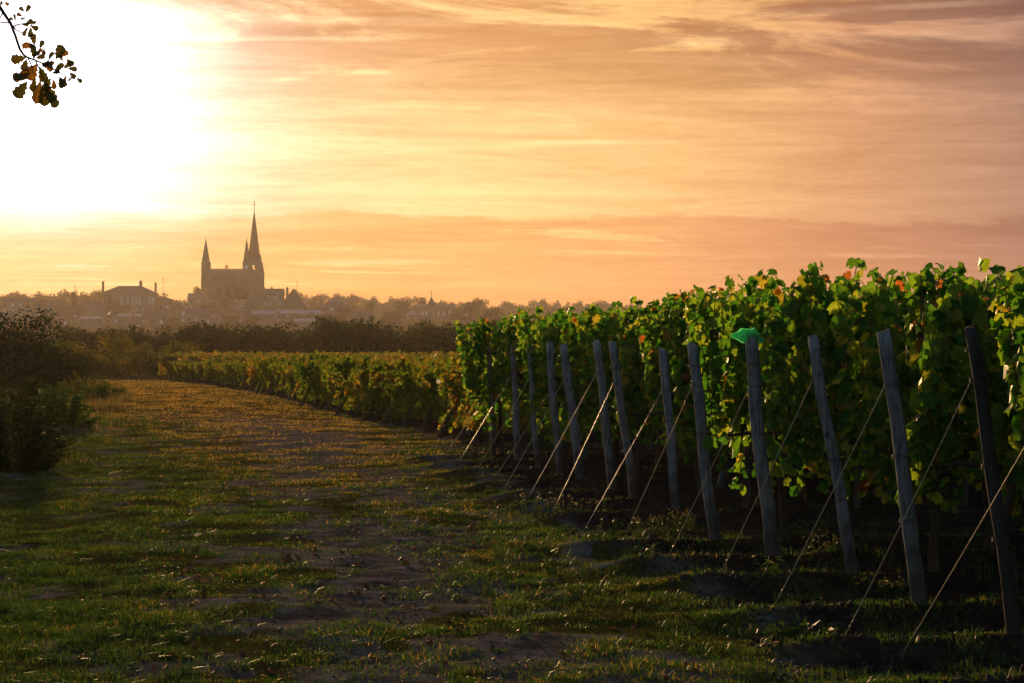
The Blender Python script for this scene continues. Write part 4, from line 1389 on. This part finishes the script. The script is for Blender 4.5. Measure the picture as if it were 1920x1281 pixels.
for q, (px, top, foot, d, wd, lab, cone_) in enumerate([
        (451, 538, 590, 1120, 1.2, 'round tree in front of the church nave', 0), (425, 552, 592, 1110, 0.9, 'smaller tree before the nave wall', 0), (370, 540, 575, 1200, 0.7, 'sparse tree beside the lesser church tower', 0),
        (694, 562, 605, 1080, 1.1, 'conical dark tree in the dip of the hill', 1), (758, 557, 605, 1150, 1.2, 'dense tree beside the manor', 0), (786, 558, 590, 1220, 0.9, 'open-crowned tree behind the manor roof', 0),
        (888, 559, 605, 1100, 1.5, 'spreading cedar beyond the manor', 0), (735, 580, 612, 1000, 1.2, 'low tree under the manor hill', 0), (640, 578, 612, 1000, 0.9, 'tree before the hipped house', 0),
        (210, 556, 608, 1080, 1.3, 'broad tree hiding the mansion end', 0), (232, 568, 608, 1060, 1.0, 'tree against the mansion front', 0), (140, 548, 600, 1120, 0.8, 'dark conifer by the short mast', 1),
        (170, 556, 604, 1100, 1.1, 'tree between the mansion and brown cottages', 0), (300, 575, 612, 1000, 1.0, 'tree below the skyline gap', 0), (390, 570, 606, 1010, 0.9, 'tree among cottages below the church', 0),
        (470, 590, 618, 930, 1.2, 'low tree before the pale metal shed', 0), (560, 588, 618, 930, 0.9, 'small tree before the long sheet roof', 0), (620, 590, 620, 920, 1.2, 'low tree behind the belt', 0), (80, 585, 622, 930, 1.4, 'low tree behind the dark verge tree', 0),
        (330, 592, 618, 920, 1.1, 'low tree before the pale farm building', 0), (430, 592, 616, 925, 1.0, 'low tree before the tiled cottage', 0), (860, 575, 612, 1050, 1.2, 'tree at the manor gable', 0), (925, 575, 612, 1000, 1.3, 'tree right beyond the cedar', 0)]):
    s = d / F
    root = empty('village_tree', at(px, foot, d), q * 1.7)
    H = (foot - top) * s
    root.scale = (wd * (0.55 if cone_ else 1.0), wd * (0.55 if cone_ else 1.0), H / 7.0)
    tag(root, lab, 'tree', 'trees among the village houses')
    c, t_ = VT[q % 3]
    link('crown', c, root)
    link('trunk', t_, root)

# ------------------------------------------------------------------ grass, litter, weeds
RNG = np.random.default_rng(5)


def sample_wedge(n, y0, y1, power=1.0, half=0.235):
    """points in front of the camera, denser nearby"""
    u = RNG.random(n)
    yy = np.exp(np.log(y0) + (np.log(y1) - np.log(y0)) * u) if power == 1 else y0 + (y1 - y0) * u
    return yy * RNG.uniform(-half, half, n), yy


def blades(name, x, y, h, wd, mat, lean=0.5, seg=1):
    n = len(x)
    z = height(x, y) - 0.006
    a = RNG.uniform(0, 2 * PI, n)
    dxv, dyv = np.cos(a), np.sin(a)
    b = RNG.uniform(0, 2 * PI, n)
    L = np.abs(RNG.normal(0, lean, n)) * h
    tx, ty = x + np.cos(b) * L, y + np.sin(b) * L
    if seg == 1:
        V = np.stack([np.stack([x - dxv * wd, y - dyv * wd, z], 1), np.stack([x + dxv * wd, y + dyv * wd, z], 1), np.stack([tx, ty, z + h], 1)], 1).reshape(-1, 3)
        return fast_mesh(name, V, np.arange(n * 3), np.arange(n) * 3, np.full(n, 3), mat)
    mxx, myy = x + np.cos(b) * L * 0.35, y + np.sin(b) * L * 0.35
    V = np.stack([np.stack([x - dxv * wd, y - dyv * wd, z], 1), np.stack([x + dxv * wd, y + dyv * wd, z], 1),
                  np.stack([mxx + dxv * wd * .7, myy + dyv * wd * .7, z + h * 0.62], 1), np.stack([mxx - dxv * wd * .7, myy - dyv * wd * .7, z + h * 0.62], 1), np.stack([tx, ty, z + h * (1 - 0.2 * np.minimum(L / h, 1))], 1)], 1).reshape(-1, 3)
    o = np.arange(n)[:, None] * 5
    L1 = (o + np.array([0, 1, 2])).reshape(-1, 3); L2 = (o + np.array([0, 2, 3])).reshape(-1, 3); L3 = (o + np.array([3, 2, 4])).reshape(-1, 3)
    T = np.stack([L1, L2, L3], 1).reshape(-1)
    return fast_mesh(name, V, T, np.arange(n * 3) * 3, np.full(n * 3, 3), mat)


# short worn turf: green, and straw-dry where worn; extra straw far off paints in golden light
def dry_and_golden_at(x, y):
    tr = np.interp(y, [9, 14, 19, 26, 42, 90, 160], [-0.25, -0.65, -1.0, -1.7, -3.6, -12.5, -26])
    band = np.exp(-((x - tr) / (0.9 + 0.045 * y)) ** 2)
    return np.clip(band * (0.14 + 0.76 * sstep(y, 20, 48)) + 0.5 * (fbm(x / 1.1, y / 1.9, 63, 3) - 0.50), 0.03, 0.92)


def turf(n, y0, y1, hmul, wmul):
    x, y = sample_wedge(n, y0, y1)
    keep = RNG.random(len(x)) > bare_at(x, y) * 0.80
    ed = np.where(y < 42, 99.0, np.interp(y, EY, EX) + 0.5)
    keep &= x < ed
    dens = fbm(x / 0.45, y / 0.6, 91, 3)
    keep &= RNG.random(len(x)) < sstep(dens, 0.24, 0.54)
    x, y, dens = x[keep], y[keep], dens[keep]
    h = RNG.uniform(0.008, 0.026, len(x)) * (0.6 + 1.2 * sstep(dens, 0.45, 0.72)) * (1 + y / 120) * hmul
    return x, y, h, (0.0022 + y * 0.00009) * wmul


x, y, h, wd = turf(950000, 10.0, 150.0, 1.0, 1.0)
isdry = RNG.random(len(x)) < dry_and_golden_at(x, y)
g_ = ~isdry
tag(link('grass', blades('grass', x[g_], y[g_], h[g_], wd[g_], M_grass, 1.3)), 'short green grass of the track', None, None, 'stuff')
tag(link('straw_grass', blades('straw_grass', x[isdry], y[isdry], h[isdry], wd[isdry], M_straw, 1.1)), 'short straw-coloured grass on the worn track', None, None, 'stuff')

# greener, longer tufts in clumps
def clumps(n_cl, per, y0, y1, xf, hh, rad, seed):
    global RNG
    RNG = np.random.default_rng(seed)
    cx, cy = sample_wedge(n_cl, y0, y1)
    ok = xf(cx, cy)
    cx, cy = cx[ok], cy[ok]
    sz = RNG.uniform(0.5, 1.4, len(cx))
    X = np.repeat(cx, per) + RNG.normal(0, 1, len(cx) * per) * np.repeat(sz, per) * rad
    Y = np.repeat(cy, per) + RNG.normal(0, 1, len(cx) * per) * np.repeat(sz, per) * rad * 1.3
    return X, Y, np.repeat(sz, per) * hh * RNG.uniform(0.4, 1.1, len(X))


lim = lambda a, b: RNG.random(len(a)) < (0.16 + 0.5 * sstep(fbm(a / 1.3, b / 2.0, 13, 2), 0.45, 0.62) + 0.55 * sstep(-a / b, 0.10, 0.16) + 0.25 * sstep(a / b, 0.0, 0.12))
X, Y, H = clumps(6000, 38, 10.2, 60, lambda a, b: lim(a, b) & (RNG.random(len(a)) > bare_at(a, b) * 0.55) & (a < np.where(b < 42, 99, np.interp(b, EY, EX))), 0.055, 0.042, 6)
tag(link('grass_tufts', blades('grass_tufts', X, Y, H, 0.0022 + Y * 0.00006, M_green, 0.95, 2)), 'longer green grass tufts over the track', None, None, 'stuff')
# tall dry grass on the verge
X, Y, H = [], [], []
RNG = np.random.default_rng(8)
for px, py, n, sp, hh in ((200, 768, 420, 0.30, 0.42), (228, 752, 260, 0.35, 0.36), (178, 784, 160, 0.4, 0.25), (120, 806, 160, 0.5, 0.22), (255, 735, 160, 0.8, 0.26), (90, 870, 120, 0.35, 0.18)):
    d = depth(py)
    X.append((px - CX) * d / F + RNG.normal(0, sp, n)); Y.append(d + RNG.normal(0, sp * 2.2, n)); H.append(RNG.uniform(0.15, 1.15, n) ** 1.4 * hh)
X, Y, H = (np.concatenate(v) for v in (X, Y, H))
tag(link('dry_grass', blades('dry_grass', X, Y, H, 0.004 + Y * 0.00004, M_dry, 0.35, 2)), 'tall dry grass on the verge by the bushes', None, None, 'stuff')

# fallen leaves
RNG = np.random.default_rng(9)
px = np.concatenate([RNG.normal(c[0], c[2], c[4]) for c in [(545, 1012, 26, 6, 26), (350, 1070, 22, 7, 18), (565, 1050, 30, 6, 14), (880, 990, 34, 8, 22), (640, 1125, 40, 8, 10), (820, 1060, 60, 20, 14), (1010, 1100, 40, 14, 14), (900, 940, 80, 20, 14), (340, 1215, 60, 20, 6)]] + [RNG.uniform(150, 1600, 800)])
py = np.concatenate([RNG.normal(c[1], c[3], c[4]) for c in [(545, 1012, 26, 6, 26), (350, 1070, 22, 7, 18), (565, 1050, 30, 6, 14), (880, 990, 34, 8, 22), (640, 1125, 40, 8, 10), (820, 1060, 60, 20, 14), (1010, 1100, 40, 14, 14), (900, 940, 80, 20, 14), (340, 1215, 60, 20, 6)]] + [RNG.uniform(840, 1278, 800)])
dd = F * CAMH / (py - HY)
lx_, ly_ = (px - CX) * dd / F, dd
n = len(px)
LP = np.stack([lx_, ly_, height(lx_, ly_) + RNG.uniform(0.006, 0.025, n)], 1)
nn = unit(n) * 0.8 + np.array([0, 0, 0.9])
cv, cf = grape_leaf(False, 0.9, 0.5, 12)
tag(link('fallen_leaves', scatter_mesh('fallen_leaves', cv, cf, basis(nn, unit(n), np.where(np.arange(n) < 138, RNG.uniform(0.018, 0.045, n), RNG.uniform(0.008, 0.030, n))), LP, M_litter)), 'curled brown fallen leaves strewn over the track', None, None, 'stuff')

# clods of tilled earth along the row ends
RNG = np.random.default_rng(10)
n = 4200
yy = np.exp(RNG.uniform(math.log(10.5), math.log(42), n))
xx = np.interp(yy, [10, 13, 22, 34, 42], [1.2, 1.25, 0.35, -0.9, -1.3]) + np.abs(RNG.normal(0, 0.7, n))
xx[2400:] = np.interp(yy[2400:], [9, 14, 19, 26, 42], [-0.25, -0.65, -1.0, -1.7, -3.4]) + RNG.normal(0, 0.55, n - 2400) * (0.7 + yy[2400:] / 40)
clod_v = [(1, 0, 0), (-1, 0.1, 0), (0.1, 1, 0), (0, -1, 0.1), (0.1, 0, 0.8), (0, 0, -0.6)]
clod_f = [(0, 2, 4), (2, 1, 4), (1, 3, 4), (3, 0, 4), (2, 0, 5), (1, 2, 5), (3, 1, 5), (0, 3, 5)]
M_soil = solid('soil_clod', (0.028, 0.021, 0.017), (0.07, 0.055, 0.047), 14, 0.95, 0.1, 0.5)
CP = np.stack([xx, yy, height(xx, yy)], 1)
tag(link('soil_clods', scatter_mesh('soil_clods', clod_v, clod_f, basis(unit(n), unit(n), np.where(np.arange(n) < 2400, RNG.uniform(0.008, 0.032, n), RNG.uniform(0.004, 0.014, n))), CP, M_soil, True)), 'dark earth clods and crumbs along the row ends and the worn track', None, None, 'stuff')


def weed(px, py, hgt, spread, stems, label, seed, flowers=True, broad=False, d0=None):
    g = random.Random(seed)
    d = d0 or depth(py)
    X = (px - CX) * d / F
    root = empty('weed_plant', (X, d, gz(X, d)))
    tag(root, label, 'weed', 'weeds along the row ends')
    st, fl = MB(), MB()
    P, Nn, T, S_ = [], [], [], []
    for k in range(stems):
        b0 = Vector((g.gauss(0, spread * 0.5), g.gauss(0, spread * 0.5), -0.02))
        hh = hgt * g.uniform(0.5, 1.05)
        lean = Vector((g.gauss(0, 0.22), g.gauss(0, 0.22), 1)) * hh
        pts = [b0, b0 + lean * 0.4 + Vector((g.gauss(0, .01), g.gauss(0, .01), 0)), b0 + lean * 0.75, b0 + lean]
        st.tube(pts, [0.0032, 0.0028, 0.0022, 0.0015], 4)
        for q in range(16 if not broad else 7):
            u = g.uniform(0.02, 0.95)
            p = b0 + lean * u
            a = g.uniform(0, 2 * PI)
            o = Vector((math.cos(a), math.sin(a), g.uniform(0.1, 0.9)))
            sz = (0.022 if not broad else 0.05) * (1.2 - 0.7 * u) * g.uniform(0.7, 1.3)
            P.append(p + o * sz * 0.8); Nn.append(Vector((g.gauss(0, .6), g.gauss(0, .6), 0.7))); T.append(o); S_.append(sz)
        if flowers:
            for q in range(g.randint(1, 3)):
                e = b0 + lean + Vector((g.gauss(0, .015), g.gauss(0, .015), g.uniform(-.04, .01)))
                fl.cone(e.x, e.y, e.z - 0.006, e.z + 0.006, 0.004, 0.009, 6)
    st.build('stems', M_green, root, True)
    lance = [(0, -0.9, 0), (0.28, -0.1, -0.05), (0, 1.1, -0.25), (-0.28, -0.1, -0.05)]
    f = link('foliage', scatter_mesh('foliage', lance, QUAD_F, basis(np.array(Nn), np.array(T), np.array(S_)), np.array(P), M_green), root)
    f['kind'] = 'stuff'
    if flowers:
        fl.build('flower_heads', M_flower, root)['kind'] = 'stuff'


WEEDS = [(1035, 972, 0.22, 0.42, 34, 'wide weed clump with bud heads below the eighth post beyond the bag', True, False), (1275, 993, 0.20, 0.24, 26, 'yellow-flowered weed clump beside the next post past the bag', True, False),
         (1200, 990, 0.14, 0.2, 14, 'weed clump at the foot of a guy wire with yellow heads', True, False), (1128, 1032, 0.20, 0.14, 12, 'upright pale weed in front of the tilled strip', False, False),
         (1440, 1092, 0.22, 0.05, 4, 'single tall thistle-like weed before the bag-topped post', False, True), (1560, 1062, 0.16, 0.16, 16, 'reddish seeding weed between two near posts', True, False),
         (1042, 893, 0.30, 0.06, 7, 'tall feathery weed between two far posts', False, False), (928, 927, 0.10, 0.12, 12, 'broad-leaved green rosette by the far anchors', False, True),
         (1425, 960, 0.32, 0.06, 6, 'tall slim weed against the bag-topped post', False, False), (1490, 1190, 0.12, 0.16, 12, 'broad-leaved dock in the near grass', False, True),
         (1195, 1045, 0.12, 0.12, 10, 'low leafy weed in the middle of the tilled strip', False, True), (1640, 1110, 0.12, 0.2, 16, 'low yellowing weed between the nearest wires', True, False),
         (1700, 1112, 0.10, 0.12, 10, 'small weed at the foot of a near post', False, True), (905, 868, 0.18, 0.16, 12, 'leafy weed below the last tall vine', False, True),
         (330, 775, 0.12, 0.22, 22, 'low green weed patch alone on the track', False, False), (1010, 1040, 0.10, 0.2, 16, 'low clover-like weed patch at the track side', False, True),
         (1340, 1085, 0.08, 0.15, 12, 'small green weed at a guy wire anchor', False, True)]
for q, a in enumerate(WEEDS):
    weed(a[0], a[1], a[2], a[3], a[4], a[5], 50 + q, a[6], a[7])

# ------------------------------------------------------------------ green bag, tag, sleeves
b3, d3 = PB[3]
top3 = at(1407, 627, d3)
k3 = d3 / F
bagv, bagf = [], []
g = random.Random(3)
TOPC = [(-38, -3), (-21, 8), (-14, 12), (-3, 9.5), (6, 12.5), (11, 8), (17, 0), (25, -9)]
BOTC = [(-38, -4), (-22, -11), (-10, -18), (-6, -5), (7, -4), (13, -13), (19, -17), (25, -13)]
tt_ = np.linspace(0, 7, 19)
rp = rad3 = POSTS[3][4] / 2 + 2.0
for side in (-1, 1):
    base_i = len(bagv)
    nv_ = 7
    for iu, t_ in enumerate(tt_):
        xt, zt = np.interp(t_, range(8), [c[0] for c in TOPC]), np.interp(t_, range(8), [c[1] for c in TOPC])
        xb, zb = np.interp(t_, range(8), [c[0] for c in BOTC]), np.interp(t_, range(8), [c[1] for c in BOTC])
        for iv in range(nv_):
            v = iv / (nv_ - 1)
            X, Z = xt + (xb - xt) * v, zt + (zb - zt) * v
            bulge = math.sqrt(max(0, 1 - (X / 30.0) ** 2)) * (rp + 1.5) * min(1, 0.25 + v * 1.8) if abs(X) < 30 else 0
            cr_ = 2.2 * math.sin(iu * 1.9 + iv * 0.7) + g.uniform(-1.6, 1.6)
            bagv.append(((X + g.uniform(-.5, .5)) * k3, (side * (bulge + 0.8) + cr_) * k3, (Z + cr_ * 0.35) * k3))
    for iu in range(len(tt_) - 1):
        for iv in range(nv_ - 1):
            a_ = base_i + iu * nv_ + iv
            bagf.append((a_, a_ + nv_, a_ + nv_ + 1, a_ + 1))
bag = MB().add(bagv, bagf).build('plastic_bag', M_bag, None, False, top3)
tag(bag, 'crumpled bright green plastic bag draped over a post top', 'bag')

wt_d = 44.0
wt = at(822, 715, wt_d)
wv = [(-0.035, 0, -0.035), (0.03, -0.01, -0.04), (0.04, 0.01, 0.02), (0.0, 0.02, 0.04), (-0.04, 0.0, 0.02), (0, -0.015, 0)]
wtag = MB().add(wv, [(5, 0, 1), (5, 1, 2), (5, 2, 3), (5, 3, 4), (5, 4, 0)]).build('white_tag', M_white, None, False, wt)
tag(wtag, 'small bright white scrap caught in the low vines', 'scrap')
MB().tube([(0, 0.005, 0.0), (0.05, 0.03, -0.05), (0.09, 0.06, -0.15)], 0.004, 5).build('tie_string', M_rust, wtag)
for px, py, d, hh, lab in ((1350, 898, 17.6, 0.11, 'blue plastic sleeve hanging low beside the next post past the bag'), (1096, 846, 27.5, 0.16, 'pale green plastic sleeve low between far posts'), (878, 810, 37.5, 0.10, 'pale blue plastic sleeve under the last tall vine')):
    c = at(px, py, d)
    m_ = MB()
    n = 10
    for q, zz in enumerate((-hh / 2, -hh / 6, hh / 6, hh / 2)):
        m_.v += [(0.026 * math.cos(2 * PI * k / n) * (1.2 - 0.22 * q + 0.12 * math.sin(3 * k + q)) + 0.006 * q, 0.018 * math.sin(2 * PI * k / n) * (1.1 - 0.1 * q), zz + 0.008 * math.sin(k * 2.3)) for k in range(n)]
    for q in range(3):
        m_.f += [(q * n + k, q * n + (k + 1) % n, (q + 1) * n + (k + 1) % n, (q + 1) * n + k) for k in range(n)]
    s = m_.build('plastic_sleeve', M_sleeve, None, True, c)
    tag(s, lab, 'sleeve')

# ------------------------------------------------------------------ evening haze
hz = MB().box(-1500, 1500, -260, 2750, -2.0, 84.0)
hm, t = new_mat('evening_haze')
pv = t.n('ShaderNodeVolumePrincipled')
pv.inputs['Color'].default_value = (0.98, 0.85, 0.77, 1)
pv.inputs['Density'].default_value = 0.00009
pv.inputs['Anisotropy'].default_value = 0.45
t.l(pv.outputs[0], t.n('ShaderNodeOutputMaterial').inputs['Volume'])
haze = hz.build('haze', hm)
tag(haze, 'warm evening haze over the whole valley', None, None, 'stuff')
